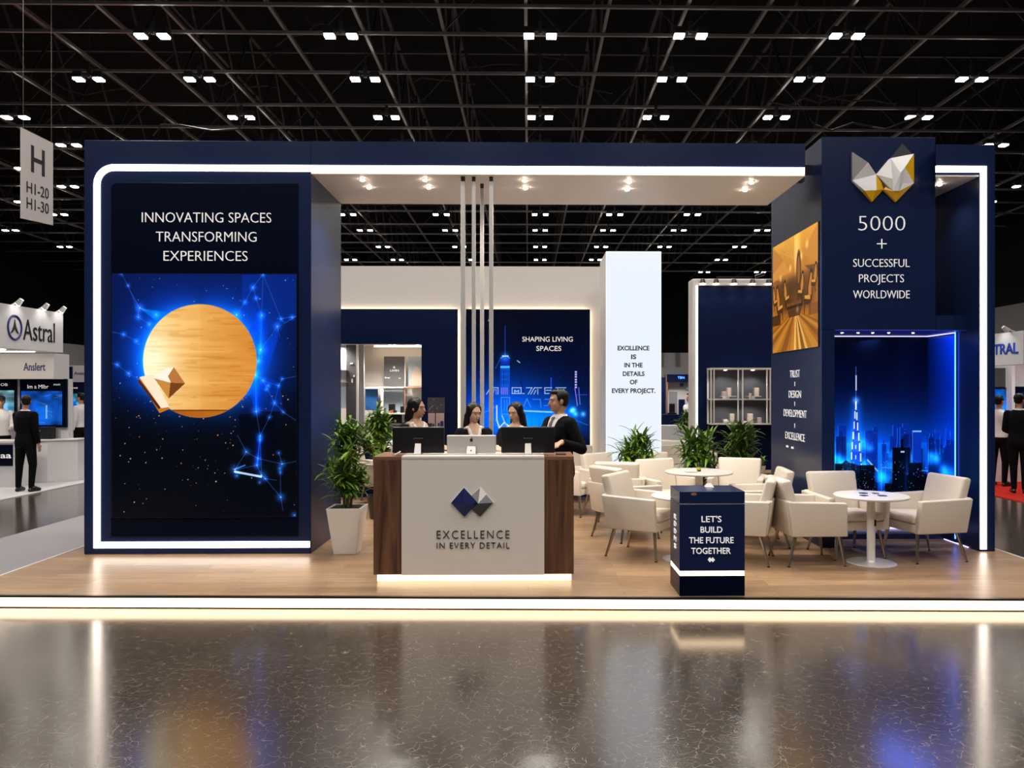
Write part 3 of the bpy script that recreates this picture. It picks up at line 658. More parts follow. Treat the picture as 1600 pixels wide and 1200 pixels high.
tag(obj('platform_edge_trim', MB().box(-4.712, -4.692, fl[1] + .03, 14.2, .004, .104), 'white'), 'thin white edge strip along the left side of the oak floor', 'trim')
tag(obj('platform_edge_trim', MB().box(4.862, 4.88, fr[1], 14.2, .004, .104), 'white'), 'thin white edge strip along the right side of the oak floor', 'trim')
struct('floor_aisle', MB().box(-6.22, -4.715, 3, 40, .0005, .006), 'carpet_grey', 'light grey carpet walkway left of the oak floor', 'carpet')

# ================================================================== left display wall
YF, ZT = 7.8, 4.27
XL, XLi = XY(131, YF), XY(486, YF); YB = 9.05
wall = thing('display_wall', 'navy left block with the timber disc screen and INNOVATING SPACES lettering', 'exhibition wall', ((XL + XLi) / 2, (YF + YB) / 2, PZ))
obj('wall_body', MB().box(XL, XLi, YF, YB, PZ, ZT), 'navy', wall, bevel=.006, seg=1)
xs, zt, zb, rad = XY(152, YF), ZY(500, 263.5, YF), ZY(300, 851, YF), .17
path = [(XLi, zt)] + [(xs + rad - rad * math.sin(a), zt - rad + rad * math.cos(a)) for a in np.linspace(0, PI / 2, 12)] + [(xs, zb), (XY(484, YF), zb)]
obj('led_strip', band(MB(), path, .062, YF - .012, YF + .004), 'led', wall)
x0, x1, z0, z1 = XY(174, YF), XY(466, YF), ZY(300, 838, YF), ZY(300, 286, YF)
pl = [(x1, z0), (x1, z1)] + [(x0 + .07 - .07 * math.sin(a), z1 - .07 + .07 * math.cos(a)) for a in np.linspace(0, PI / 2, 8)] + [(x0, z0)]
obj('inset_panel', MB().prism(pl, lambda u, v, d: (u, d, v), YF - .014, YF + .004), 'navy_dark', wall, bevel=.006, seg=2)
Ys = YF - .032; a, b = XY(175, Ys), XY(463, Ys); zt_, zb_ = ZY(300, 428, Ys), ZY(300, 808, Ys)
scr = obj('screen', MB().box(a - .004, b + .004, Ys + .001, YF - .012, zb_ - .004, zt_ + .004), 'black', wall)
picture('screen_picture', pic_disc(), (a, Ys, zt_), (b - a, 0, 0), (0, 0, zb_ - zt_), scr)
for s, p, q, y in (('INNOVATING SPACES', 222, 424, 340), ('TRANSFORMING', 244, 401, 370), ('EXPERIENCES', 256, 387, 400)):
    ftext(s, p, q, y, 15, YF - .016, wall, weight=-.013)

# ================================================================== canopy beam with its soffit
XB = 2.83; ZS = ZY(900, 270, YF)
beam = thing('canopy_beam', 'long navy beam over the entrance with a white soffit and a light strip', 'canopy', ((XLi + XB) / 2, (YF + YB) / 2, ZS))
obj('fascia', MB().box(XLi, XB, YF, YB, ZS, ZT), 'navy', beam)
obj('soffit', MB().box(XLi + .001, XB, YF + .004, YB, ZS - .022, ZS - .001), 'soffit', beam)
obj('led_strip', MB().box(XLi, XB - .01, YF - .012, YF + .003, zt - .031, zt + .031), 'led', beam)
def downlight(px, py, parent, zs, W=78, fixed=None):
    dep = F * (zs - CAMZ) / (CY - py); x, y = DP(px, dep)
    o = obj('downlight', MB().lathe([(.034, .0), (.034, -.005), (.028, -.007), (.028, -.002)], (x, y, zs), 16).lathe([(.024, -.002), (.024, -.012), (.018, -.020), (.008, -.023)], (x, y, zs), 16, 1), ['white', 'lens_dome'], parent)
    spot('downlight_light', (x, y, zs - .05), W, 120, (1, .88, .74), .04, .8)
zs_ = ZS - .022
for px, py in ((566, 280), (577, 292), (664, 280), (670, 292), (820, 281), (821, 293), (983, 283), (980, 295), (1174, 284), (1164, 296)): downlight(px, py, beam, zs_)
obj('bracket', MB().box(XB - .02, 3.10, 8.3, 8.42, 4.12, 4.2).box(2.9, 2.97, 8.2, 8.3, 4.0, 4.2), 'black', beam)

# four silver poles from the floor to the soffit
for px, dep, wpx, lab in ((723.5, 7.88, 7, 'leftmost and widest of the four slim silver poles behind the counter'), (740.3, 7.88, 6, 'second from the left of the slim silver poles behind the counter'),
                     (753.2, 8.15, 6, 'slim silver pole set slightly back, third from the left'), (767.5, 7.88, 6.5, 'rightmost of the four slim silver poles, by the skyline panel')):
    x, y = DP(px, dep); w_ = wpx * dep / F / 2
    t = thing('support_pole', lab, 'pole', (x, y, PZ), group='silver poles in front of the back wall')
    obj('tube', MB().box(x - w_, x + w_, y - w_, y + w_, PZ + .01, zs_ - .05), 'steel', t, bevel=.004, seg=1)
    obj('cap', MB().box(x - w_ * .9, x + w_ * .9, y - w_ * .9, y + w_ * .9, zs_ - .05, zs_ - .001), 'gunmetal', t)
    obj('base_plate', MB().box(x - w_ * 1.5, x + w_ * 1.5, y - w_ * 1.5, y + w_ * 1.5, PZ, PZ + .01), 'steel', t)

# ================================================================== right tower with the skyline niche
YT = 8.0; XT0 = XY(1284, YT); XT1 = XY(1462, YT); XI = 4.62; YTb = YX(1205, XT0); ZTT = ZY(1370, 214, YT); ZN = 2.39; YNb = 8.78
tow = thing('feature_tower', 'tall navy tower with the faceted emblem, 5000 lettering and a blue skyline niche', 'exhibition tower', ((XT0 + XT1) / 2, 8.8, PZ))
obj('upper_box', MB().box(XT0, XT1, YT, YTb, ZN, ZTT), 'navy', tow, bevel=.005, seg=1)
obj('side_wall', MB().box(XT0, XY(1304, YT), YT, YTb, PZ, ZN), 'navy', tow)
obj('lintel', MB().box(XT1, XI, YT, YTb, ZN, ZY(1490, 493, YT)), 'navy', tow)
obj('back_wall', MB().box(XY(1304, YT), XI, YNb + .012, YNb + .15, PZ, ZN), 'navy_dark', tow)
obj('plinth', MB().box(XY(1304, YT), XI - .002, YNb - .32, YNb + .01, PZ, .157), 'navy', tow)
XN0 = XY(1304, YT)
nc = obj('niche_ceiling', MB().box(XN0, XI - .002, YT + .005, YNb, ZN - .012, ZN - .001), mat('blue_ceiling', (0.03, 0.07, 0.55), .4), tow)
for px in (1317, 1342, 1365, 1390, 1428):
    x = XY(px, YT + .3); obj('downlight', MB().lathe([(.013, 0), (.013, -.004), (.008, -.005)], (x, YT + .32, ZN - .012), 12), 'lens_small', nc)
picture('skyline_screen', pic_niche(int((XY(1304, YNb) - XN0) / (XI - XY(1304, YNb)) * 148)), (XN0, YNb, ZN - .04), (XI - XN0 - .004, 0, 0), (0, 0, .165 - ZN + .04), tow)
YLe = YX(1492, XI - .02)
obj('side_panel', MB().box(XI - .012, XI, YLe, YNb, PZ, ZN - .012), 'navy', tow)
picture('skyline_side_screen', pic_niche_side(), (XI - .014, YNb, ZN - .04), (0, YLe - YNb, 0), (0, 0, .165 - ZN + .04), tow)
obj('led_strip', MB().box(XN0, XI - .015, YNb - .02, YNb - .004, ZN - .024, ZN - .015).box(XI - .03, XI - .015, YLe, YNb - .02, ZN - .024, ZN - .015), 'led_lav', tow)
obj('led_strip', MB().box(XI - .022, XI - .012, YLe - .006, YLe + .004, .15, ZN - .014), 'led_blue', tow)
obj('led_strip', MB().box(XN0, XI - .02, YNb - .02, YNb - .004, .158, .178), 'led_lav', tow)
obj('led_strip', MB().box(XI - .014, XI - .001, 7.98, YNb - .34, PZ, PZ + .010), 'led_lav', tow)
area('niche_glow', (XI - .5, 8.3, ZN - .05), .8, .2, 7, (.05, .15, 1), (XI - .35, 8.35, 0))
XP = XT0 - .012
for body, py, wpx in (('TRUST', 584, .33), ('I', 600, .014), ('DESIGN', 616, .40), ('I', 631, .014), ('DEVELOPMENT', 646, .76), ('I', 665, .014), ('EXCELLENCE', 682, .64)):
    yc = YX(1242, XT0); text('lettering', body, 'text_white', tow, (XT0 - .001, yc, ZX(1242, py, XT0)), (0, -1, 0), wpx, .082 if len(body) > 1 else .05, .003, -.014)
obj('emblem_dots', MB().box(XT0 - .006, XT0 + .002, YX(1229, XT0), YX(1232, XT0), ZX(1231, 699, XT0), ZX(1231, 696, XT0)).box(XT0 - .006, XT0 + .002, YX(1237, XT0), YX(1240, XT0), ZX(1238, 701, XT0), ZX(1238, 698, XT0)), 'text_white', tow)
ya, yb = YX(1207.5, XP), YX(1278, XP); zA, zB = 3.535, 2.215
prn = obj('lounge_screen', MB().box(XT0 - .010, XT0 + .002, yb - .004, ya + .004, zB - .004, zA + .004), 'black', tow)
picture('screen_picture', pic_lounge(), (XP, ya, zA), (0, yb - ya, 0), (0, 0, zB - zA), prn)
for s, p, q, y, h, wt in (('5000', 1341, 1414, 349, 22, -.022), ('+', 1370, 1385, 381, 15, -.02), ('SUCCESSFUL', 1333, 1421, 411, 12, -.014), ('PROJECTS', 1342, 1412, 435, 12, -.014), ('WORLDWIDE', 1333, 1421, 460, 12, -.014)):
    ftext(s, p, q, y, h, YT - .001, tow, weight=wt)
def facets(name, polys, fx, high, m, parent, Y, base=.03):
    mb = MB()
    for mi, poly in polys:
        a = sum(poly[i][0] * poly[(i + 1) % len(poly)][1] - poly[(i + 1) % len(poly)][0] * poly[i][1] for i in range(len(poly)))
        P = poly if a > 0 else poly[::-1]; n = len(P)
        vs = []
        for u, v in P: x, z = fx(u, v); vs.append((x, Y + .002, z))
        for u, v in P: x, z = fx(u, v); vs.append((x, Y - base - high.get((u, v), 0), z))
        mb.add(vs, [tuple(range(n))[::-1], tuple(range(n, 2 * n))] + [(k, (k + 1) % n, n + (k + 1) % n, n + k) for k in range(n)], mi)
    return obj(name, mb, m, parent)
ex = lambda u, v: (XY(1310 + u * .0917, YT), ZY(1310 + u * .0917, 220 + v * .0917, YT))
facets('emblem', [(2, [(215, 205), (440, 410), (218, 690)]), (0, [(440, 410), (615, 590), (590, 875), (405, 875), (218, 690)]), (1, [(615, 590), (710, 720), (745, 840), (580, 875), (590, 875)]), (1, [(745, 840), (555, 1050), (405, 875), (590, 875)]),
    (4, [(615, 590), (785, 795), (745, 840), (710, 720)]), (3, [(1072, 65), (1235, 240), (870, 318)]), (0, [(845, 325), (1265, 235), (1055, 495)]), (1, [(1265, 235), (1265, 735), (1055, 495)]),
    (0, [(845, 325), (625, 590), (880, 885), (845, 690)]), (0, [(845, 325), (845, 690), (880, 885), (965, 885), (965, 600), (1055, 495)]), (0, [(965, 600), (1055, 495), (1055, 740), (965, 885)]), (0, [(1055, 495), (1265, 735), (1055, 740)]),
    (0, [(1055, 740), (1265, 735), (985, 885), (965, 885)]), (1, [(785, 795), (880, 885), (985, 885), (1265, 735), (960, 1050), (745, 840)])], ex,
    {(440, 410): .06, (590, 875): .05, (405, 875): .03, (615, 590): .01, (845, 690): .07, (965, 600): .09, (965, 885): .05, (1055, 740): .03, (1055, 495): .07, (880, 885): .04, (985, 885): .04, (845, 325): .03}, ['em_white', 'gold', 'em_grey', 'em_dark', 'em_brown'], tow, YT)

# right leg of the portal
XR = XY(1555, YF)
leg = thing('portal_leg', 'navy right end of the portal frame with a vertical light strip', 'exhibition frame', ((XI + XR) / 2, 8.4, PZ))
obj('post', MB().box(XI, XR, YF, YB, PZ, ZT), 'navy', leg, bevel=.004, seg=1)
xa = XY(1462, YF)
obj('header', MB().hexa([(xa, YF, ZS), (XI, YF, ZS), (XI, YT - .002, ZS), (XT1 + .002, YT - .002, ZS)], [(xa, YF, ZT), (XI, YF, ZT), (XI, YT - .002, ZT), (XT1 + .002, YT - .002, ZT)]).box(XT1 + .004, XI, YT - .002, YB, ZS, ZT), 'navy', leg)
obj('soffit', MB().hexa([(xa, YF + .004, ZS - .02), (XI, YF + .004, ZS - .02), (XI, YT - .003, ZS - .02), (XT1 + .002, YT - .003, ZS - .02)], [(xa, YF + .004, ZS - .001), (XI, YF + .004, ZS - .001), (XI, YT - .003, ZS - .001), (XT1 + .002, YT - .003, ZS - .001)]).box(XT1 + .004, XI, YT - .003, YB, ZS - .02, ZS - .001), 'white', leg)
xv = XY(1536, YF); ztr = ZY(1500, 264.5, YF)
obj('led_strip', band(MB(), [(xa, ztr), (xv, ztr), (xv, ZY(1536, 858, YF))], .062, YF - .012, YF + .004), 'led', leg)
downlight(1468, 287, leg, ZS - .02, 12)

# ================================================================== back wall
YW = 12.0; ZW = ZY(700, 416, YW); ZPn = ZY(700, 484, YW)
ox0, ox1, oz0, oz1 = -3.45, XY(660, YW), .84, ZY(600, 538, YW)
struct('wall_back', MB().box(-3.7, 1.28, YW, YW + .12, oz1, ZW).box(ox1, 1.28, YW, YW + .12, PZ, oz1).box(-3.7, ox1, YW, YW + .12, PZ, oz0).box(-3.7, ox0, YW, YW + .12, oz0, oz1), 'white', 'white back wall of the stand with navy panels and a display opening', 'wall')
p1 = thing('navy_wall_panel', 'plain navy panel on the back wall around the bright display opening', 'wall panel', (-2.4, YW - .1, PZ))
xp1 = XY(715, 11.9)
obj('panel', MB().box(-3.7, xp1, 11.9, 11.955, oz1, ZPn).box(ox1, xp1, 11.9, 11.955, PZ, oz1).box(-3.7, ox1, 11.9, 11.955, PZ, oz0), 'navy_back', p1)
obj('led_strip', MB().box(-3.7, xp1 - .03, 11.958, 11.985, ZPn - .03, ZPn - .01).box(xp1 - .03, xp1 - .008, 11.958, 11.985, PZ, ZPn - .03), 'cove', p1)
p2 = thing('skyline_panel', 'blue glowing city skyline panel with SHAPING LIVING SPACES lettering', 'screen', (.2, YW - .1, PZ))
xa2, xb2 = XY(728, 11.9), XY(922, 11.9); z2 = ZY(800, 785, 11.9)
obj('frame', MB().box(xa2, xb2, 11.9, 11.955, PZ, ZPn), 'black', p2)
zlow = ZY(800, 784, 11.9)
picture('skyline_picture', pic_panel(), (xa2 + .004, 11.897, ZPn - .004), (xb2 - xa2 - .008, 0, 0), (0, 0, zlow - ZPn), p2)
obj('led_strip', MB().box(xa2 + .03, xb2 - .03, 11.958, 11.985, ZPn - .03, ZPn - .01).box(xb2 - .03, xb2 - .008, 11.958, 11.985, PZ, ZPn - .03), 'cove', p2)
ftext('SHAPING LIVING', 816, 895, 530, 7.6, 11.893, p2, weight=.004); ftext('SPACES', 838, 877, 544.5, 7.6, 11.893, p2, weight=.004)
# product poster on the navy panel
po = thing('product_poster', 'small poster on the navy panel, black above two pink product boards', 'poster', (XY(681, 11.89), 11.88, ZY(681, 668, 11.89)))
Yp = 11.885
R4 = lambda px0, px1, py0, py1, Y, d: (XY(px0, Y), XY(px1, Y), Y, Y + d, ZY(px0, py1, Y), ZY(px0, py0, Y))
ub = obj('upper_board', MB().box(*R4(668, 695, 621, 645, Yp, .015)), 'greyfront', po)
g_ = MB(); rr = random.Random(3)
for k in range(9):
    a, b = rr.uniform(670, 692), rr.uniform(623, 643); g_.box(*R4(a, a + rr.uniform(.6, 2.2), b, b + .8, Yp - .003, .004))
obj('print', g_, 'pink', ub)
for a, b in ((669, 679.5), (681, 694)):
    bd = obj('product_board', MB().box(*R4(a, b, 645.5, 668, Yp, .015)), 'pink', po)
    obj('print', MB().box(*R4(a + 3, a + 6, 661, 666, Yp - .003, .004)).box(*R4(a + 7, b - 1, 658 if b > 690 else 662, 667, Yp - .003, .004)), 'text_blue', bd)

# display room seen through the opening
YR = 13.6
struct('wall_showroom', MB().box(-3.9, -1.3, YR, YR + .1, PZ, 2.75).box(-3.95, -3.85, YW + .12, YR, PZ, 2.75).box(-1.4, -1.3, YW + .12, YR, PZ, 2.75), 'white', 'white walls of the small display room behind the opening', 'wall')
zc = oz1 + .06
struct('ceiling_showroom', MB().box(-3.95, -1.3, YW + .12, YR + .1, zc, zc + .05), 'white', 'white ceiling of the small display room', 'ceiling')
cl = thing('cove_light', 'warm light line at the back of the display room ceiling', 'light strip', (-2.3, 13.3, zc - .04))
obj('strip', MB().box(XY(585, 13.35), XY(665, 13.35), 13.32, 13.36, zc - .024, zc - .012), 'cove', cl)
for px, py in ((557, 539.5), (587, 540), (606, 540), (644, 540), (652, 545), (609, 545.5), (616, 549)):
    dep = 12.3 if py < 542 else 12.9
    x, y = DP(px, dep); tag(obj('ceiling_spot', MB().lathe([(.018, 0), (.018, -.014), (.01, -.016)], (x, y, zc - .001), 12), 'lens_small'), 'small round spotlight in the display room ceiling', 'lamp', 'display room spots')
spot('showroom_light', (-2.3, 12.6, zc - .08), 130, 150, (1, .9, .8), .15); spot('showroom_light', (-3.1, 12.5, zc - .08), 80, 150, (1, .9, .8), .15)
def board(name, px0, px1, py0, py1, Y, m, label, cat, d=.03, root=None):
    o = obj(name, MB().box(*R4(px0, px1, py0, py1, Y, d)), m, root)
    if root is None: tag(o, label, cat)
    return o
t = thing('grey_poster', 'grey poster with small white lettering in the display room', 'poster', (XY(616, 13.4), 13.4, 1.0))
board('board', 600, 632, 557, 603, 13.4, 'greyboard', '', '', root=t)
text('lettering', 'LIVIN', 'text_white', t, (XY(616.5, 13.39), 13.39, ZY(616, 579, 13.39)), (1, 0, 0), .15, .035, .01); text('lettering', '~', 'text_white', t, (XY(616, 13.39), 13.39, ZY(616, 574, 13.39)), (1, 0, 0), .03, .05, .01)
text('lettering', 'liw', 'text_white', t, (XY(605.5, 13.39), 13.39, ZY(605, 590, 13.39)), (1, 0, 0), .09, .03, .01); text('lettering', 'n', 'text_white', t, (XY(624.5, 13.39), 13.39, ZY(624, 591, 13.39)), (1, 0, 0), .03, .02, .01)
t = thing('blue_poster', 'pale blue poster with a tan arch shape right of the grey poster', 'poster', (XY(647, 13.4), 13.4, 1.0))
board('board', 638, 662, 557, 603, 13.4, 'lightblue', '', '', root=t)
arch = [(XY(643, 13.39), ZY(643, 603, 13.39))] + [(XY(651 + 8 * math.cos(a), 13.39), ZY(651, 590 - 17 * math.sin(a), 13.39)) for a in np.linspace(PI, 0, 10)] + [(XY(659, 13.39), ZY(659, 603, 13.39))]
obj('arch_print', MB().prism(arch, lambda u, v, d: (u, d, v), 13.388, 13.4), 'cream', t)
t = thing('shelf_unit', 'copper and white shelf unit dividing the back of the display room', 'shelf', (XY(620, 13.25), 13.25, 1.0))
obj('shelf_board', MB().box(*R4(568, 662, 604, 606.5, 13.2, .2)), 'white', t); obj('shelf_rail', MB().box(*R4(630, 662, 604.5, 606.5, 13.18, .02)), 'copper', t)
obj('upright', MB().box(*R4(631.5, 633, 606, 660, 13.2, .03)), 'copper', t); obj('upright', MB().box(*R4(595, 599, 606, 660, 13.2, .03)), 'white', t); obj('upright', MB().box(*R4(632, 633.5, 557, 605, 13.3, .03)), 'white', t)
board('blue_artwork', 571, 590, 608, 641, 13.35, 'blueprint', 'blue printed board standing low in the display room', 'poster')
board('white_board', 600, 630, 608, 645, 13.5, 'lightblue', 'pale board behind the small black objects in the display room', 'board')
t = thing('camera_model', 'small black device with an orange tag on the display room counter', 'display item', (XY(611.5, 13.0), 13.0, ZY(611, 646, 13)))
obj('body', MB().box(*R4(607, 616.5, 631, 643, 13.0, .1)).box(*R4(609, 619, 641, 646, 12.98, .1)), 'black', t, bevel=.01); obj('tag', MB().box(*R4(608.5, 614, 641.5, 645, 12.95, .02)), 'orange', t)
board('black_box', 625.5, 631, 635, 645.5, 13.0, 'black', 'small black box right of the black device in the display room', 'box', .08)
board('dark_bottle', 600, 602.5, 638, 645.5, 13.0, 'black', 'small dark bottle left of the black device in the display room', 'bottle', .04)
t = thing('display_counter', 'low counter with a black front in the display room', 'counter', (XY(613, 12.9), 12.9, PZ))
obj('top', MB().box(*R4(598, 636, 645.5, 647.5, 12.85, .5)), 'white', t); obj('front', MB().box(XY(599, 12.9), XY(628, 12.9), 12.9, 13.3, ZY(610, 661, 12.9), ZY(610, 647.5, 12.9)), 'black', t)
obj('base', MB().box(XY(598, 12.88), XY(660, 12.88), 12.88, 13.3, PZ, ZY(610, 661, 12.88)), 'greyfront', t); obj('sticker', MB().box(*R4(616, 619, 656, 660, 12.89, .01)), 'lime', t)
t = thing('dark_display_column', 'tall dark column with pale shelves at the left of the display room', 'cabinet', (XY(545, 12.6), 12.6, PZ))
obj('body', MB().box(XY(541, 12.6), XY(557, 12.6), 12.6, 12.9, PZ, zc - .02), 'greyfront', t)
obj('light_panel', MB().box(*R4(526, 541, 543, 638, 12.62, .03)), 'lightblue', t)
for py in (578, 597): obj('shelf', MB().box(*R4(528, 543, py, py + 1, 12.55, .08)), 'copper', t)
obj('items', MB().box(*R4(549, 551, 592, 598, 12.58, .02)).box(*R4(552, 554, 586, 589, 12.58, .02)).box(*R4(547, 551, 567, 569, 12.58, .02)), 'cream', t)
t = thing('white_partition', 'white and grey partition post in the display room', 'partition', (XY(562, 12.5), 12.5, PZ))
obj('post', MB().box(XY(556.5, 12.5), XY(559.5, 12.5), 12.5, 12.9, PZ, zc - .01), 'white', t); obj('panel', MB().box(XY(559.5, 12.52), XY(568, 12.52), 12.54, 12.6, PZ, zc - .03), 'grey_far', t)
tag(obj('white_carton', MB().box(*R4(569, 580, 642, 660, 12.95, .2)), 'white'), 'white carton on the floor side of the display room', 'box')
tag(obj('desk_block', MB().box(XY(596, 12.5), XY(632, 12.5), 12.5, 12.7, PZ, ZY(610, 663, 12.5)), 'greyfront'), 'grey desk front just inside the display opening', 'desk')

# ================================================================== tall light box
YLb = 10.6
xa, xb = XY(947, YLb), XY(1033, YLb); zt2 = ZY(990, 393, YLb)
lb = thing('light_box', 'tall glowing white light box with blue EVERY PROJECT lettering', 'light box', ((xa + xb) / 2, 11, PZ))
obj('body', MB().box(xa, xb, YLb + .02, 11.5, PZ, zt2), 'white', lb)
obj('lit_face', MB().box(xa + .006, xb - .006, YLb, YLb + .02, PZ + .02, zt2 - .01), 'lightbox', lb)
obj('edge_trim', MB().box(xa, xa + .006, YLb - .004, YLb + .02, PZ, zt2).box(xb - .006, xb, YLb - .004, YLb + .02, PZ, zt2).box(xa, xb, YLb - .004, YLb + .02, zt2 - .01, zt2), 'lightbox_edge', lb)
for s, p, q, y in (('EXCILLENCE', 965, 1014.5, 544), ('IS', 986, 994, 557.5), ('IN THE', 975.5, 1004, 570.5), ('DETAILS', 973, 1007, 584), ('OF', 984, 996, 597), ('EVERY PROJECT.', 956, 1024, 610.5)):
    ftext(s, p, q, y, 7.2, YLb - .001, lb, 'text_blue', weight=.03)

# ================================================================== navy display wall with the glass cabinet at the back right
YK = 13.0
kx0, kx1, kz = XY(1090, YK), 5.3, ZY(1150, 447, YK)
kw = thing('cabinet_wall', 'navy wall with a white lit frame behind the lounge chairs', 'exhibition wall', (4.0, YK, PZ))
obj('wall_body', MB().box(kx0, kx1, YK, YK + .25, PZ, kz), 'navy_back', kw)
kxl = XY(1081, YK)
obj('frame', MB().box(kxl, kx0, YK - .05, YK + .3, PZ, ZY(1090, 436, YK)).box(kx0, kx1, YK - .05, YK + .3, kz, ZY(1090, 436, YK)), 'white', kw, bevel=.02)
obj('led_strip', MB().box(kx0 - .045, kx0 - .008, YK - .058, YK - .05, PZ, kz), 'lightbox_edge', kw)
for px in (1098, 1119, 1147, 1176, 1201):
    x = XY(px, YK - .1); o = obj('spotlight', MB().tube((x, YK - .1, kz + .10), (x, YK - .1, kz + .03), .035, .05, 12).tube((x, YK - .1, kz + .031), (x, YK - .1, kz + .02), .045, .045, 12, 1).box(x - .01, x + .01, YK - .1, YK - .04, kz + .07, kz + .09), ['gunmetal', 'lens_small'], kw)
    spot('cabinet_wall_light', (x, YK - .12, kz), 2.5, 90, (1, .9, .78), .03, .6, (x, YK - .2, 0))
obj('arm', MB().tube((XY(1120, YK - .15), YK - .15, kz + .13), (XY(1176, YK - .15), YK - .15, kz + .13), .012, n=6).tube((XY(1180, YK - .15), YK - .15, kz + .14), (XY(1194, YK - .15), YK - .15, kz + .19), .03, n=6), 'black', kw)
cab = thing('glass_cabinet', 'white framed glass cabinet with four lit compartments on the navy wall', 'display cabinet', (XY(1160, 12.75), 12.75, ZY(1150, 662, 12.75)))
Yc = 12.7; cx0, cx1 = XY(1110.5, Yc), 4.45; cz0, cz1, czm = ZY(1150, 662, Yc), ZY(1150, 577.5, Yc), ZY(1150, 624, Yc)
obj('back_panel', MB().box(cx0, cx1, YK - .02, YK - .003, cz0, cz1), 'case_dark', cab)
fr_ = MB()
for x in (cx0, XY(1115, Yc), XY(1153, Yc), XY(1160, Yc), XY(1198, Yc), XY(1203, Yc), cx1 - .03): fr_.box(x, x + .017, Yc, Yc + .03, cz0, cz1)
fr_.box(cx0, cx1, Yc, YK - .02, cz0 - .018, cz0).box(cx0, cx1, Yc, YK - .02, cz1, cz1 + .03).box(cx0, cx0 + .025, YK - .05, YK - .02, cz0, cz1)
obj('frame', fr_, 'table', cab)
obj('shelf', MB().box(cx0, cx1, Yc + .02, YK - .02, czm - .012, czm + .006), 'white', cab)
obj('glass_pane', MB().box(cx0 + .02, cx1 - .02, Yc + .010, Yc + .016, cz0 + .003, cz1 - .003), 'glass', cab)
for px in (1134, 1177):
    x = XY(px, Yc + .1); obj('cabinet_lamp', MB().lathe([(.02, 0), (.02, -.01), (.01, -.012)], (x, Yc + .12, cz1), 10), 'lens_small', cab)
    spot('cabinet_light', (x, Yc + .05, cz1 - .02), 11, 140, (1, .95, .88), .02); spot('cabinet_light', (x, Yc + .05, czm - .03), 7, 140, (1, .95, .88), .02)
def trinket(name, px0, px1, py0, py1, m, label, shelf, d=.07, Y=12.82, bevel=.004):
    z = {0: cz0, 1: czm + .006, 2: czm + .055}[shelf]; s = ZY(px0, py0, Y) - ZY(px0, py1, Y)
    return tag(obj(name, MB().box(XY(px0, Y), XY(px1, Y), Y, Y + d, z + .001, z + .001 + s), m, bevel=bevel), label, 'display item')
for px0, px1, lab in ((1128, 1151, 'left'), (1168, 1190, 'right')):
    Y = 12.8; x0_, x1_ = XY(px0, Y), XY(px1, Y)
    tag(obj('display_riser', MB().box(x0_, x1_, Y, Y + .12, czm + .045, czm + .054).box(x0_ + .08, x0_ + .13, Y + .02, Y + .1, czm + .0065, czm + .045), 'white'), 'small white riser shelf in the upper %s compartment of the cabinet' % lab, 'riser')
trinket('carton', 1137, 1142.5, 603, 616, 'cream', 'tall cream carton on the left riser of the cabinet', 2); trinket('folded_card', 1129, 1135.5, 610, 617, 'pink', 'pink folded card beside the tall carton on the left riser', 2)
trinket('carton', 1180, 1186, 603, 616, 'cream', 'tall cream carton on the right riser of the cabinet', 2); trinket('bottle', 1171.5, 1174.5, 614, 623, 'cream', 'small pale bottle under the front of the right riser', 1, .04, 12.74)
trinket('white_cup', 1130, 1134, 619.5, 623, 'table', 'white cup below the left riser', 1, .05, 12.74)
trinket('carton', 1142, 1147.5, 645, 660, 'cream', 'cream carton with a yellow stripe in the lower left compartment', 0); trinket('carton', 1169, 1176.5, 645, 660, 'cream', 'wide cream carton in the lower right compartment', 0)
mg = thing('white_mug', 'white ring handled mug in the lower left compartment', 'mug', (XY(1134, 12.8), 12.82, cz0))
xm_ = XY(1133.5, 12.8); obj('cup', MB().lathe([(.022, .002), (.03, .006), (.032, .07), (.028, .07), (.026, .012)], (xm_, 12.82, cz0), 14), 'table', mg, smooth=True)
obj('handle', MB().tube((xm_ + .028, 12.82, cz0 + .055), (xm_ + .05, 12.82, cz0 + .045), .006, n=6).tube((xm_ + .05, 12.82, cz0 + .045), (xm_ + .05, 12.82, cz0 + .028), .006, n=6).tube((xm_ + .05, 12.82, cz0 + .028), (xm_ + .028, 12.82, cz0 + .02), .006, n=6), 'table', mg)
trinket('folded_card', 1184, 1190, 652, 661, 'pink', 'pink folded card at the right end of the lower shelf', 0); trinket('bowl', 1163, 1167, 657.5, 661, 'table', 'small white dish in the lower right compartment', 0)
obj_ = thing('wood_bench', 'low oak bench against the navy cabinet wall', 'bench', (XY(1140, 12.3), 12.3, PZ))
obj('seat_board', MB().box(3.2, 4.4, 12.15, 12.6, .40, .44), 'bench', obj_); obj('box', MB().box(3.25, 4.35, 12.2, 12.55, PZ, .40), 'navy', obj_)

# ================================================================== reception counter
YCn = 6.62
cn = thing('reception_counter', 'white and walnut reception counter with a diamond emblem and a glowing base', 'counter', (XY(740, YCn), YCn + .25, PZ))
c0, c1, w0, w1 = XY(583.5, YCn), XY(896.5, YCn), XY(628, YCn), XY(850.5, YCn); zt3, zb3 = ZY(740, 713, YCn), ZY(740, 897.5, YCn); yb3 = YCn + .5
for a, b in ((c0, w0), (w1, c1)):
    s = obj('walnut_panel', MB().box(a, b, YCn, yb3, zb3, zt3 - .03), 'walnut', cn); obj('top_board', MB().box(a, b, YCn, yb3, zt3 - .03, zt3 - .002), 'walnut_top', s)
obj('white_front', MB().box(w0, w1, YCn - .025, yb3, zb3, zt3 - .02), 'white_soft', cn, bevel=.003, seg=1)
obj('white_top', MB().box(w0, w1, YCn - .03, yb3, zt3 - .02, zt3 + .006), 'white_soft', cn, bevel=.005)
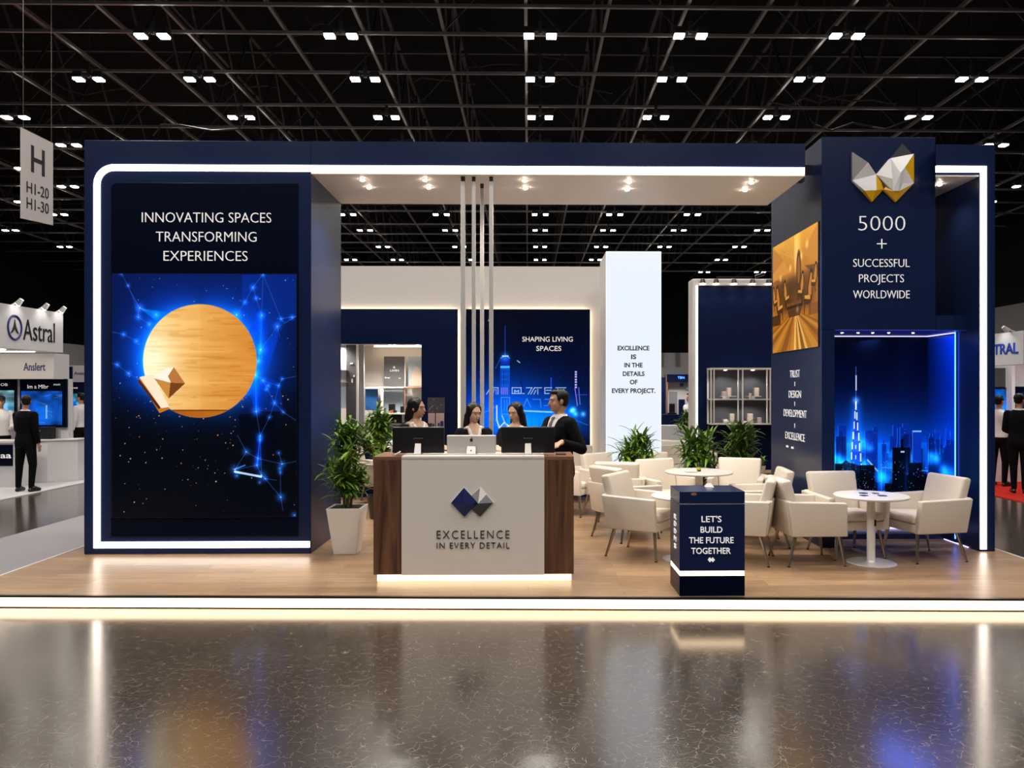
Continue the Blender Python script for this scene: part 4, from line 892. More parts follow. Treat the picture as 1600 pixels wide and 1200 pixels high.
obj('plinth', MB().box(c0 + .05, c1 - .05, YCn + .06, yb3 - .05, PZ, zb3), 'white', cn)
obj('led_strip', MB().box(c0 + .03, c1 - .02, YCn + .012, YCn + .05, PZ + .008, zb3 - .004), 'led_floor', cn)
ftext('EXCELLENCE', 682.5, 796, 835, 12.2, YCn - .0255, cn, 'text_grey', weight=-.012, spacing=1.25); ftext('IN EVERY DETAIL', 682.5, 796, 852, 9.2, YCn - .0255, cn, 'text_grey', weight=-.008, spacing=1.2)
cx = lambda u, v: (XY(700 + u * .05835, YCn), ZY(700 + u * .05835, 750 + v * .05835, YCn))
Yq = YCn - .026
for nm, poly in (('emblem_backing', [(75, 590), (440, 168), (650, 395), (865, 168), (1235, 590), (865, 988), (655, 770), (450, 988)]),):
    obj(nm, MB().prism([cx(*p) for p in poly], lambda u, v, d: (u, d, v), Yq - .008, Yq), 'em_white', cn)
def pyramid(name, tri, high, m, Y0): facets(name, tri, cx, high, m, cn, Y0, .010)
pyramid('emblem_diamond', [(0, [(865, 190), (820, 600), (640, 400)]), (1, [(865, 190), (1030, 375), (820, 600)]), (2, [(1030, 375), (1215, 590), (820, 600)]), (3, [(1215, 590), (865, 965), (820, 600)]), (3, [(865, 965), (640, 760), (820, 600)])], {(820, 600): .025}, ['em_grey', 'em_white', 'em_grey', 'em_dark'], Yq - .007)
pyramid('emblem_diamond', [(0, [(440, 190), (450, 590), (95, 590)]), (0, [(440, 190), (805, 590), (450, 590)]), (0, [(805, 590), (450, 965), (450, 590)]), (0, [(450, 965), (95, 590), (450, 590)])], {(450, 590): .035}, ['em_blue'], Yq - .012)

# computers on the counter, their backs to the viewer
def apple(cx_, cz_, s, Y):
    out = []
    for k in range(40):
        t = 2 * PI * k / 40; r = .5 * (1 - .10 * abs(math.cos(2 * t)) ** 2) * (1 - .16 * math.exp(-((t - PI / 2) / .3) ** 2) - .10 * math.exp(-((t - 3 * PI / 2) / .25) ** 2)); x, z = r * math.cos(t) * .92, r * math.sin(t)
        d = math.hypot(x - .56, z - .08)
        if d < .25 and d > 1e-6: x, z = .56 + (x - .56) / d * .25, .08 + (z - .08) / d * .25
        out.append((cx_ + x * s, cz_ + z * s))
    lf = [(cx_ + .03 * s + (.16 * math.cos(t) + .06 * math.sin(t)) * s, cz_ + .62 * s + (.16 * math.cos(t) * .9 - .07 * math.sin(t)) * s) for t in np.linspace(0, 2 * PI, 12, endpoint=False)]
    f = lambda u, v, d: (u, d, v)
    return MB().prism(out, f, Y - .004, Y + .001).prism(lf, f, Y - .004, Y + .001)
def monitor(px0, px1, py0, shell, label, logo):
    Y = YCn + .17; a, b = XY(px0, Y), XY(px1, Y); xm = (a + b) / 2; z0, z1 = zt3 + .014, ZY(700, py0, Y)
    t = thing('desktop_monitor', label, 'monitor', (xm, Y, zt3 + .006))
    sh = obj('shell', MB().box(a, b, Y, Y + .035, z0, z1), shell, t, bevel=.008)
    obj('display', MB().box(a + .012, b - .012, Y + .034, Y + .038, z0 + .012, z1 - .012), 'screen_matte' if False else 'black', sh)
    pw = .030 if shell != 'silver' else .042
    zs2 = zt3 + .10 if shell != 'silver' else zt3 + .075
    if shell != 'silver': obj('hinge_block', MB().box(xm - .045, xm + .045, Y - .012, Y + .004, zs2 - .01, zs2 + .05), shell, t, bevel=.004)
    if shell != 'silver': obj('hinge_bar', MB().box(xm - .04, xm + .04, Y - .015, Y - .011, zs2 + .04, zs2 + .048), 'greyfront', t)
    st = obj('stand_neck', MB().hexa([(xm - pw, Y - .06, zt3 + .008), (xm + pw, Y - .06, zt3 + .008), (xm + pw, Y - .05, zt3 + .008), (xm - pw, Y - .05, zt3 + .008)],
        [(xm - pw * .85, Y - .012, zs2), (xm + pw * .85, Y - .012, zs2), (xm + pw * .85, Y - .002, zs2), (xm - pw * .85, Y - .002, zs2)]), 'silver', t)
    obj('stand_foot', MB().box(xm - pw * 1.2, xm + pw * 1.2, Y - .09, Y + .10, zt3 + .0065, zt3 + .012), 'silver', t)
    obj('mark', apple(xm, zt3 + .04, .012, Y - .043) if logo else MB().box(xm - .004, xm + .004, Y - .003, Y, z1 - .06, z1 - .055), 'black' if logo else 'greyfront', t)
    if logo: obj('logo', apple(xm, (z0 + z1) / 2 + .035, .030, Y), 'black', sh)
    return t
monitor(613, 694, 667, 'black', 'wide black monitor at the left end of the counter, seen from behind', False)
monitor(783, 867, 667, 'black', 'black monitor at the right of the counter beside the standing man, seen from behind', False)
monitor(698, 775, 680, 'silver', 'silver desktop computer with a black fruit mark in the middle of the counter', True)
tag(obj('white_pen', MB().tube((XY(617, YCn + .1), YCn + .08, zt3 + .006), (XY(626, YCn + .1), YCn + .1, zt3 + .035), .006, n=8), 'table'), 'white pen leaning at the left end of the counter', 'pen')
tag(obj('tablet', MB().box(XY(868, YCn + .2), XY(884, YCn + .2), YCn + .14, YCn + .28, zt3 - .001, zt3 + .009), 'gunmetal', bevel=.003), 'flat dark tablet on the right end of the counter', 'tablet')

# ================================================================== small navy lectern at the front edge
XA, XBl = XY(1060.5, 6.17), XY(1162, 6.17); YA = FL(1110, 931.5)[1]; YBk = YA + .40; zt4 = ZY(1110, 768, YA)
lc = thing('navy_lectern', "small navy lectern with LET'S BUILD THE FUTURE TOGETHER lettering and a light band", 'lectern', ((XA + XBl) / 2, YA + .2, PZ))
za, zb_l, zl = ZY(1110, 899, YA), ZY(1110, 893, YA), ZY(1110, 787, YA)
obj('base', MB().box(XA, XBl, YA, YBk, PZ + .001, za - .004), 'navy_dark', lc, bevel=.003, seg=1)
obj('led_strip', MB().box(XA + .004, XBl - .004, YA + .003, YBk - .004, za - .004, zb_l + .004), 'led_warm', lc)
obj('body', MB().box(XA, XBl, YA, YBk, zb_l + .004, zl - .004), 'navy', lc, bevel=.003, seg=1)
obj('joint', MB().box(XA + .006, XBl - .006, YA + .006, YBk - .006, zl - .004, zl + .002), 'steel', lc)
obj('top_box', MB().box(XA, XBl, YA, YBk, zl + .002, zt4), 'navy', lc, bevel=.003, seg=1)
for s, p, q, y in (("LET'S", 1096, 1127, 811), ('BUILD', 1094.5, 1128.5, 827.5), ('THE FUTURE', 1076.5, 1146, 844), ('TOGETHER', 1080, 1141.5, 860.5)): ftext(s, p, q, y, 9.3, YA - .001, lc, weight=.004)
ee = MB()
for px, c in ((1109, 0), (1113.5, 0)):
    xq, zq, r_ = XY(px, YA), ZY(px, 874.5, YA), .017; ee.prism([(xq - r_, zq), (xq, zq - r_ * 1.2), (xq + r_, zq), (xq, zq + r_ * 1.2)], lambda u, v, d: (u, d, v), YA - .006, YA + .001)
obj('emblem', ee, 'text_white', lc)
for k, ch in enumerate('RDDMS'): text('lettering', ch, 'text_white', lc, (XA - .001, YA + .17, ZX(1053, 805 + k * 11.3, XA)), (0, -1, 0), .085, .038, .005)
bd = obj('badge', MB().lathe([(.016, 0), (.016, .004)], (0, 0, 0), 14), 'copper', lc)
bd.data.transform(Matrix.Translation((XY(1084, YA), YA - .001, ZY(1084, 772, YA))) @ Matrix.Rotation(PI / 2, 4, 'X') @ Matrix.Diagonal((1.5, .7, 1, 1)))
tag(obj('card_holder', MB().hexa([(XY(1103, 6.4), 6.40, zt4 + .001), (XY(1116, 6.4), 6.40, zt4 + .001), (XY(1116, 6.4), 6.47, zt4 + .001), (XY(1103, 6.4), 6.47, zt4 + .001)], [(XY(1107, 6.4), 6.43, zt4 + .03), (XY(1112, 6.4), 6.43, zt4 + .03), (XY(1112, 6.4), 6.45, zt4 + .03), (XY(1107, 6.4), 6.45, zt4 + .03)]), 'table'), 'small white card holder on top of the navy lectern', 'card holder')
# ================================================================== lounge armchairs
def make_chair():
    t = thing('armchair', '', 'chair', (0, 0, 0))
    def soft(name, mb, b, parent=t): return obj(name, mb, 'leather', parent, bevel=b, seg=3, smooth=True)
    sb = soft('seat_base', MB().box(-.25, .25, -.29, .22, .285, .37), .012)
    soft('seat', MB().hexa([(-.245, -.305, .372), (.245, -.305, .372), (.245, .16, .372), (-.245, .16, .372)], [(-.24, -.30, .455), (.24, -.30, .455), (.24, .16, .44), (-.24, .16, .44)]), .03)
    for s in (-1, 1):
        a = [(s * .235, -.29, .285), (s * .30, -.29, .285), (s * .30, .24, .285), (s * .235, .24, .285)]
        b = [(s * .255, -.27, .60), (s * .33, -.27, .60), (s * .33, .28, .615), (s * .255, .28, .615)]
        soft('armrest', MB().hexa(a, b), .013)
    soft('back_shell', MB().hexa([(-.26, .17, .285), (.26, .17, .285), (.26, .25, .285), (-.26, .25, .285)], [(-.29, .24, .62), (.29, .24, .62), (.29, .30, .62), (-.29, .30, .62)]), .015)
    soft('backrest', MB().hexa([(-.245, .12, .42), (.245, .12, .42), (.245, .24, .42), (-.245, .24, .42)], [(-.265, .235, .815), (.265, .235, .815), (.265, .325, .80), (-.265, .325, .80)]), .028)
    for sx in (-1, 1):
        for y0, y1 in ((-.24, -.275), (.18, .26)):
            lg = obj('leg', MB().tube((sx * .22, y0, .285), (sx * .262, y1, .008), .018, .011, 10), 'chrome', t, smooth=False)
            obj('foot_pad', MB().tube((sx * .262, y1, .009), (sx * .263, y1 + .001, 0), .013, .013, 10), 'black', lg)
    return t
chair0 = make_chair(); first = [True]
def chair(x, y, deg, label):
    if first[0]:
        first[0] = False; chair0.location = (x, y, PZ); chair0.rotation_euler = (0, 0, R(deg)); chair0['label'] = label; chair0['group'] = 'cream lounge armchairs'; return chair0
    return dup(chair0, (x, y, PZ), R(deg), label, 'cream lounge armchairs')
def cp(px, dep, deg, label): x, y = DP(px, dep); return chair(x, y, deg, label)
cp(1258, 7.44, 92, 'cream armchair facing right at the left of the table before the skyline niche')
cp(1320, 7.76, 8, 'cream armchair with its back to the skyline niche, behind the front right table')
cp(1444, 7.60, -80, 'cream armchair at the far right, facing left to the front right table')
cp(1001, 7.74, 58, 'large cream armchair just left of the navy lectern, facing right')
cp(1161, 7.5, -112, 'cream armchair just right of the navy lectern, its back turned to the viewer')
cp(1186, 8.3, -96, 'cream armchair half hidden behind the one right of the lectern, by the tower side')
cp(1152, 9.35, -22, 'cream armchair facing out at the right behind the white table with the dark bottle')
cp(1042, 9.25, 24, 'cream armchair facing out at the left behind the white table with the dark bottle')
cp(976, 8.62, 122, 'cream armchair with its back turned, between the counter and the lectern chairs')
cp(890, 10.3, 62, 'cream armchair right beside the counter edge, partly hidden by its walnut end')
cp(907, 11.5, 12, 'tallest looking cream armchair close to the right edge of the skyline panel')
cp(953, 10.15, 38, 'cream armchair before the lower left corner of the light box')
cp(966, 9.3, 170, 'cream armchair with its rounded back to the viewer, left of the middle potted plant')
cp(1023, 10.2, 8, 'cream armchair right below the light box, behind the plant at its foot')
cp(1085, 10.55, -24, 'cream armchair behind the plant in front of the navy cabinet wall')
cp(1040, 12.75, -30, 'far cream armchair in the gap between light box and navy cabinet wall')
cp(1064, 11.65, 20, 'far cream armchair beside the lit edge of the navy cabinet wall')
cp(577, 11.2, 75, 'cream armchair behind the tall potted plant, left of the counter')

# ================================================================== round tables
def make_table():
    t = thing('round_table', '', 'table', (0, 0, 0))
    obj('tabletop', MB().lathe([(.30, .625), (.335, .632), (.34, .645), (.335, .652)], n=48), 'table', t)
    obj('column', MB().lathe([(.038, .012), (.038, .60), (.06, .625)], n=20), 'table', t, smooth=False)
    obj('base', MB().lathe([(.225, 0), (.228, .006), (.21, .014), (.05, .020), (.045, .03)], n=48), 'steel', t)
    return t
t0 = make_table()
x, y = DP(1361, 7.34); t0.location = (x, y, PZ); t0.scale = (1, 1, 1); t0['label'] = 'round white pedestal table in front of the skyline niche'; t0['group'] = 'round pedestal tables'
tx, ty = x, y
tb = dup(t0, (*DP(1092, 8.75), PZ), 0, 'round white pedestal table carrying the dark bottle, behind the navy lectern', scale=1.12)
tc_ = dup(t0, (*DP(1070, 7.5), PZ), 0, 'round white table mostly hidden directly behind the navy lectern', scale=.96)
tag(obj('column_plate', MB().box(tx - .006 + .02, tx + .012 + .02, ty - .042, ty - .037, PZ + .36, PZ + .42), 'black'), 'small dark plate on the column of the front right table', 'plate')
zt5 = PZ + .652
for dx, dy, w_, a, lab in ((-.10, -.07, .055, .2, 'left'), (.07, -.08, .075, -.1, 'front'), (-.03, .10, .06, .3, 'rear left'), (.08, .08, .05, 0, 'rear right')):
    o = tag(obj('coaster', MB().box(-w_ / 2, w_ / 2, -.03, .03, 0.0005, .007), 'gunmetal', bevel=.002), 'small dark card, %s one of the four on the front right table' % lab, 'card', 'cards on the front right table')
    o.location = (tx + dx, ty + dy, zt5); o.rotation_euler = (0, 0, a)
bx, by = DP(1092, 8.72); zb_ = PZ + .652 * 1.12
b = thing('dark_bottle', 'small dark bottle standing on the white table behind the lectern', 'bottle', (bx, by, zb_))
obj('glass_body', MB().lathe([(.022, .001), (.024, .006), (.024, .06), (.010, .08), (.010, .10)], (bx, by, zb_), 14), 'black', b, smooth=True); obj('label', MB().lathe([(.0245, .02), (.0245, .05)], (bx, by, zb_), 14), 'lime', b)
tag(obj('white_saucer', MB().lathe([(.03, .001), (.075, .008), (.07, .011)], (bx - .1, by - .06, zb_), 20), 'table'), 'white saucer on the table behind the lectern', 'saucer')
# white side desk with cups behind the counter's left end
sx0, sx1, sy = XY(574, 10.6), XY(640, 10.6), 10.6
sd = thing('side_desk', 'white topped desk with white cups between the tall plant and the counter', 'desk', ((sx0 + sx1) / 2, sy + .25, PZ))
zsd = ZY(600, 698, sy)
obj('top', MB().box(sx0, sx1, sy, sy + .5, zsd - .03, zsd), 'table', sd, bevel=.004); obj('body', MB().box(sx0 + .15, sx1, sy + .03, sy + .47, PZ, zsd - .03), 'navy_back', sd); obj('leg', MB().box(sx0 + .32, sx0 + .40, sy + .01, sy + .03, PZ, zsd - .03), 'table', sd)
for k, (px, h) in enumerate(((598, .07), (603, .055), (607.5, .06), (611.5, .075))):
    xx = XY(px, sy + .2); tag(obj('paper_cup', MB().lathe([(.018, .001), (.027, h), (.024, h - .002)], (xx, sy + .2, zsd), 12), 'table', smooth=True), 'small white cup standing on the side desk behind the counter', 'cup', 'white cups on the side desk')

# ================================================================== potted plants
def leaf(mb, p, d, ln, wd, droop, r):
    d = d.normalized(); s = d.cross(Vector((0, 0, 1))); s = s.normalized() if s.length > .05 else Vector((1, 0, 0)); n = 5; vs = []
    q = Vector(p); dd = d.copy()
    for k in range(n + 1):
        f = k / n; ww = wd * (4 * f * (1 - f)) ** .6 * (1 - .35 * f) if 0 < f < 1 else wd * .08
        up = s.cross(dd).normalized(); vs += [q - s * ww, q - up * ww * .35, q + s * ww]
        q = q + dd * (ln / n); dd = (dd + Vector((0, 0, -droop / n))).normalized()
    fs = []
    for k in range(n): a = 3 * k; fs += [(a, a + 1, a + 4, a + 3), (a + 1, a + 2, a + 5, a + 4)]
    mb.add(vs, fs)
def plant(x, y, z0, label, cat, pot, stems, tips, seed, ln, wd, per, spread):
    """stems: list of (x,y,z) roots->tips; tips: rosette centres"""
    r = random.Random(seed); t = thing('potted_plant', label, cat, (x, y, z0))
    kind, pw, ph = pot
    if kind == 'square':
        a = pw * .66 / 2; b_ = pw / 2; mb = MB()
        o4 = lambda s, z: [(x - s, y - s, z), (x + s, y - s, z), (x + s, y + s, z), (x - s, y + s, z)]
        mb.hexa(o4(a, z0), o4(b_, z0 + ph)); p = obj('pot', mb, 'pot', t, bevel=.006)
        obj('rim', MB().box(x - b_, x + b_, y - b_, y - b_ + .025, z0 + ph, z0 + ph + .012).box(x - b_, x + b_, y + b_ - .025, y + b_, z0 + ph, z0 + ph + .012).box(x - b_, x - b_ + .025, y - b_ + .025, y + b_ - .025, z0 + ph, z0 + ph + .012).box(x + b_ - .025, x + b_, y - b_ + .025, y + b_ - .025, z0 + ph, z0 + ph + .012), 'pot', p)
        obj('soil', MB().box(x - b_ + .026, x + b_ - .026, y - b_ + .026, y + b_ - .026, z0 + ph - .004, z0 + ph + .004), 'soil', t)
    else:
        obj('pot', MB().lathe([(pw * .34, 0), (pw * .5, ph), (pw * .46, ph), (pw * .45, ph - .03)], (x, y, z0), 24), kind, t, smooth=False)
        obj('soil', MB().lathe([(pw * .45, ph - .03), (pw * .2, ph - .022)], (x, y, z0), 20), 'soil', t)
    sm = MB()
    for a, b in stems: sm.tube(Vector((x, y, z0)) + Vector(a), Vector((x, y, z0)) + Vector(b), .014, .010, 8)
    obj('stem', sm, 'stem', t)
    fo = MB()
    for c in tips:
        c = Vector((x, y, z0)) + Vector(c)
        for k in range(per):
            az = r.uniform(0, 2 * PI); el = r.uniform(-.35, 1.25)
            d = Vector((math.cos(az) * math.cos(el), math.sin(az) * math.cos(el), math.sin(el)))
            leaf(fo, c + Vector((r.gauss(0, spread), r.gauss(0, spread), r.gauss(0, spread * 1.3))), d, ln * r.uniform(.65, 1.15), wd * r.uniform(.8, 1.15), r.uniform(.5, 1.3), r)
    f = obj('foliage', fo, 'leaf', t, smooth=True); f.data.polygons.foreach_set('use_smooth', [True] * len(f.data.polygons))
    return t
x, y = FL(537, 868); y += .16
sx_ = []; tips = []; r_ = random.Random(5)
for k in range(4):
    a = k * 1.6 + .3; sx_.append(((.03 * math.cos(a), .03 * math.sin(a), .44), (.07 * math.cos(a) + .02, .07 * math.sin(a), .95 + .1 * (k % 2))))
for k in range(34):
    zz = r_.uniform(.64, 1.24); rad = .24 * math.sin(PI * min(1, (zz - .52) / .95)) * r_.uniform(.2, 1.05); a = r_.uniform(0, 2 * PI); tips.append((rad * math.cos(a) * (.72 if math.cos(a) < 0 else 1), rad * math.sin(a), zz))
plant(x, y, PZ, 'tall leafy plant in a tapered square white pot left of the counter', 'plant', ('square', .345, .455), sx_, tips, 2, .17, .019, 24, .035)
def bush(px, dep, z_lo, z_hi, rad, label, seed, n, ln=.22, wd=.022):
    x, y = DP(px, dep); r = random.Random(seed); tips = []; zl, zh = z_lo - PZ, z_hi - PZ
    for k in range(n):
        f = r.random(); a = r.uniform(0, 2 * PI); q = rad * r.uniform(.1, .8) * (math.sin(PI * (.15 + .75 * f))); tips.append((q * math.cos(a), q * math.sin(a), zl + .08 + (zh - zl - .2) * f))
    st = [((.03 * math.cos(k * 2), .03 * math.sin(k * 2), .25), (.1 * math.cos(k * 2), .1 * math.sin(k * 2), zl + (zh - zl) * .5)) for k in range(5)]
    plant(x, y, PZ, label, 'plant', ('gunmetal', .30, .30), st, tips, seed, ln, wd, 22, .035)
Zat = lambda py, dep: CAMZ + (CY - py) / F * dep
bush(998, 9.85, Zat(742, 9.85), Zat(673, 9.85), .27, 'bushy green plant in front of the glowing light box', 11, 20)
bush(1092, 9.95, Zat(752, 9.95), Zat(672, 9.95), .33, 'widest bushy green plant, left of the glass cabinet above the white table', 12, 28, .25)
bush(1159, 11.4, Zat(735, 11.4), Zat(655, 11.4), .27, 'loose green plant in front of the navy wall below the glass cabinet', 13, 18, .24)
bush(591, 9.9, Zat(715, 9.9), Zat(637, 9.9), .20, 'smaller leafy plant behind the tall plant in the square pot', 14, 20, .19)
bush(1074, 15.5, Zat(688, 15.5), Zat(645, 15.5), .22, 'far green plant in the gap left of the navy cabinet wall', 15, 12, .2)
x, y = XY(1192, 12.35), 12.35
plant(x, y, PZ + .34 + .001, 'little plant in a small white pot on the oak bench', 'plant', ('pot', .09, .09), [((0, 0, .06), (0, 0, .2))], [(0, 0, .14), (0, 0, .2)], 8, .10, .014, 8, .01)

# ================================================================== people
def lerp(a, b, t): return Vector(a) * (1 - t) + Vector(b) * t
def loft(mb, rings, n=20):
    vs = []; fs = []
    for (cx_, cy_, z, hx, hy) in rings:
        for k in range(n):
            t = 2 * PI * k / n; c, s = math.cos(t), math.sin(t)
            vs.append((cx_ + hx * math.copysign(abs(c) ** .8, c), cy_ + hy * math.copysign(abs(s) ** .8, s), z))
    for j in range(len(rings) - 1):
        for k in range(n): fs.append((j * n + k, j * n + (k + 1) % n, (j + 1) * n + (k + 1) % n, (j + 1) * n + k))
    fs += [tuple(range(n))[::-1], tuple((len(rings) - 1) * n + k for k in range(n))]
    mb.add(vs, fs)
def remesh(mb, vox, smooth):
    me = bpy.data.meshes.new('tmp'); me.from_pydata(mb.v, [], mb.f)
    bm = bmesh.new(); bm.from_mesh(me); bmesh.ops.remove_doubles(bm, verts=bm.verts, dist=1e-6); bmesh.ops.recalc_face_normals(bm, faces=bm.faces); bm.to_mesh(me); bm.free()
    o = bpy.data.objects.new('tmp', me); C.objects.link(o)
    md = o.modifiers.new('r', 'REMESH'); md.mode = 'VOXEL'; md.voxel_size = vox; md.use_smooth_shade = True
    if smooth: s = o.modifiers.new('s', 'SMOOTH'); s.factor = .5; s.iterations = smooth
    out = bpy.data.meshes.new_from_object(o.evaluated_get(bpy.context.evaluated_depsgraph_get()))
    bpy.data.objects.remove(o); return out
def ik(sh, hand, la, lb, pole):
    d = hand - sh; L0 = min(d.length, (la + lb) * .985); d = d.normalized(); hand = sh + d * L0
    a = (la * la - lb * lb + L0 * L0) / (2 * L0); h = math.sqrt(max(la * la - a * a, 0)); p = pole - d * pole.dot(d); p = p.normalized()
    return sh + d * a + p * h, hand
def person(label, loc, rotz, H=1.7, fem=False, head=(0, 0), hands=None, vox=.008, hair='short', skin='skin', top='suit', bottom='suit', vneck='shirt', face=True, tie=False, stance=.09, vest=False, step=0.0, hat=None, hs=1.0, hz=1.635):
    """built facing -y with the left side at +x; hands: targets for the (right=-x, left=+x) hand in the figure's frame"""
    k = H / 1.75; w = .90 if fem else 1.0; mb = MB(); seg = []       # seg: (a, b, ra, rb, region)
    V = lambda x, y, z: Vector((x, y, z)) * k
    loft(mb, [(0, 0, .80 * k, .13 * k, .095 * k), (0, 0, .88 * k, .168 * k * (1.0 if not fem else 1.02), .118 * k), (0, 0, .96 * k, .165 * k, .112 * k), (0, 0, 1.06 * k, .143 * k * w, .10 * k), (0, 0, 1.16 * k, .150 * k * w, .105 * k), (0, -.004 * k, 1.27 * k, .170 * k * w, .120 * k), (0, 0, 1.36 * k, .178 * k * w, .112 * k), (0, .004 * k, 1.42 * k, .150 * k * w, .088 * k), (0, .008 * k, 1.46 * k, .085 * k, .068 * k), (0, .01 * k, 1.49 * k, .056 * k, .056 * k)])
    seg.append((V(0, 0, .86), V(0, 0, 1.42), .15 * k, .15 * k, 'torso'))
    nb, hc = V(0, .012, 1.45), V(0, -.012, hz)
    mb.cap(nb, V(0, .0, 1.57), .052 * k * (w * .97), .050 * k * w); seg.append((nb, V(0, 0, 1.57), .05 * k, .05 * k, 'neck'))
    hm = Matrix.Rotation(head[0], 3, 'Z') @ Matrix.Rotation(head[1], 3, 'X')
    hp = lambda x, y, z: hc + hm @ (Vector((x, y, z)) * k * hs)
    # skull, jaw, nose, ears, lips
    hb = MB(); hb.ell((0, .012, .03), (.074, .094, .085), None, 20); hb.ell((0, -.022, -.03), (.060, .066, .078), None, 16); hb.ell((0, -.058, -.078), (.030, .028, .024), None, 12)
    hb.ell((.036, -.045, -.022), (.026, .030, .03), None, 10); hb.ell((-.036, -.045, -.022), (.026, .030, .03), None, 10); hb.ell((0, -.068, .03), (.055, .022, .022), None, 12)
    hb.cap((0, -.082, .012), (0, -.103, -.022), .009, .0125, 8); hb.ell((0, -.088, -.052), (.022, .010, .009), None, 10)
    for s in (-1, 1): hb.ell((s * .075, .012, -.005), (.010, .020, .032), None, 10)
    hb.ell((0, .03, -.06), (.05, .05, .06), None, 12)
    mb.add([hp(*v) for v in hb.v], hb.f); seg.append((hp(0, .01, .04), hp(0, -.03, -.05), .08 * k, .07 * k, 'head'))
    # legs and feet
    for s in (-1, 1):
        st = step * s
        hip, kn, an = V(s * .085, 0, .90), V(s * (stance + .005), -.012 - st * .5, .49), V(s * stance, .02 - st, .085); toe = V(s * (stance + .03), -.135 - st, .028); heel = V(s * stance, .045 - st, .032)
        mb.cap(hip, kn, .088 * k, .058 * k, 14); mb.cap(kn, an, .056 * k, .036 * k, 12); mb.cap(an, toe, .036 * k, .028 * k, 10); mb.cap(heel, toe, .031 * k, .027 * k, 10)
        seg += [(hip, kn, .088 * k, .058 * k, 'leg'), (kn, an, .056 * k, .036 * k, 'leg'), (an, toe, .036 * k, .028 * k, 'foot'), (heel, toe, .031 * k, .027 * k, 'foot')]
    # arms and hands
    hands = hands or [None, None]
    for s, hd in zip((-1, 1), hands):
        sh = V(s * (.172 if not fem else .168) * w, .005, 1.395 if not fem else 1.388)
        tgt = Vector(hd[0]) if hd else V(s * .235, -.03, .86)
        el, wr = ik(sh, tgt, .285 * k, .255 * k, Vector((s * .35, .6, -.75)))
        mb.cap(sh, el, (.056 if not fem else .047) * k, (.043 if not fem else .038) * k, 12); mb.cap(el, wr, .042 * k * w, .027 * k, 12); seg += [(sh, el, .056 * k, .043 * k, 'arm'), (el, wr - (wr - el).normalized() * .01, .042 * k, .027 * k, 'arm')]
        fd = Vector(hd[1]).normalized() if hd else (wr - el).normalized(); up = Vector(hd[2]) if hd else Vector((s, 0, 0)); up = (up - fd * up.dot(fd)).normalized(); sd = fd.cross(up).normalized()
        sd = sd if sd.dot(Vector((-s, -.4, 0))) > 0 else -sd              # thumb side points inward
        pc = wr + fd * .05 * k; rot = Matrix((sd, fd, up)).transposed()
        mb.ell(pc, (.040 * k, .050 * k, .016 * k), rot, 14); mb.cap(wr - fd * .015, pc, .026 * k, .024 * k, 10); seg.append((wr, wr + fd * .17 * k, .03 * k, .03 * k, 'hand'))
        for q, (off, ln) in enumerate(((.028, .066), (.010, .074), (-.009, .069), (-.026, .054))):
            a = pc + sd * off * k + fd * .036 * k; b = a + (fd - up * .12) * ln * .52 * k; c = b + (fd * .8 - up * .5) * ln * .5 * k
            mb.cap(a, b, .0092 * k, .0085 * k, 8); mb.cap(b, c, .0085 * k, .0072 * k, 8)
        a = pc + sd * .030 * k - fd * .02 * k; b = a + (sd * .75 + fd * .65 - up * .2) * .036 * k; c = b + (sd * .25 + fd * .9 - up * .3) * .03 * k
        mb.cap(a, b, .0115 * k, .0098 * k, 8); mb.cap(b, c, .0098 * k, .008 * k, 8)
    me = remesh(mb, vox, 2)
    t = thing('person', label, 'person'); me.name = 'body'; me.materials.append(M[skin])
    body = bpy.data.objects.new('body', me); C.objects.link(body); body.parent = t
    # classify the skin by the nearest bone, then lift clothing off it
    n = len(me.vertices); co = np.zeros(n * 3); me.vertices.foreach_get('co', co); co = co.reshape(-1, 3); no = np.zeros(n * 3); me.vertices.foreach_get('normal', no); no = no.reshape(-1, 3)
    best = np.full(n, 9.0); reg = np.zeros(n, int); names = ['torso', 'neck', 'head', 'leg', 'foot', 'arm', 'hand']
    for a, b, ra, rb, g in seg:
        a = np.array(a); b = np.array(b); d = b - a; tt = np.clip(((co - a) @ d) / (d @ d), 0, 1); q = np.linalg.norm(co - a - tt[:, None] * d, axis=1) - (ra + (rb - ra) * tt)
        u = q < best; best[u] = q[u]; reg[u] = names.index(g)
    T = lambda *g: np.isin(reg, [names.index(q) for q in g])
    x, y, z = co[:, 0] / k, co[:, 1] / k, co[:, 2] / k
    front = no[:, 1] < .25
    vw = (.016 + .062 * np.clip((z - 1.14) / .30, 0, 1)); inV = front & (np.abs(x) < vw) & (z > 1.14) & (z < 1.47) & T('torso', 'neck')
    if not vneck: inV[:] = False
    skV = front & (np.abs(x) < .040 * np.clip((z - 1.31) / .13, 0, 1)) & (z > 1.31) & T('torso', 'neck') & fem
    def shell(name, mask, off, m, smooth=1, thick=None):
        fv = [tuple(p.vertices) for p in me.polygons if mask[list(p.vertices)].all()]
        if not fv: return None
        used = sorted({i for f in fv for i in f}); ix = {v: i for i, v in enumerate(used)}; nm = bpy.data.meshes.new(name)
        nm.from_pydata([tuple(co[i] + no[i] * off) for i in used] + [tuple(co[i] - no[i] * .003) for i in used], [], [])
        bm = bmesh.new(); L1 = [bm.verts.new(tuple(co[i] + no[i] * off)) for i in used]; L0 = [bm.verts.new(tuple(co[i] + no[i] * .0005)) for i in used]; cnt = {}
        for f in fv:
            bm.faces.new([L1[ix[i]] for i in f])
            for a, b in zip(f, f[1:] + f[:1]): cnt[(a, b)] = 1
        for (a, b) in cnt:
            if (b, a) not in cnt: bm.faces.new([L1[ix[b]], L1[ix[a]], L0[ix[a]], L0[ix[b]]])
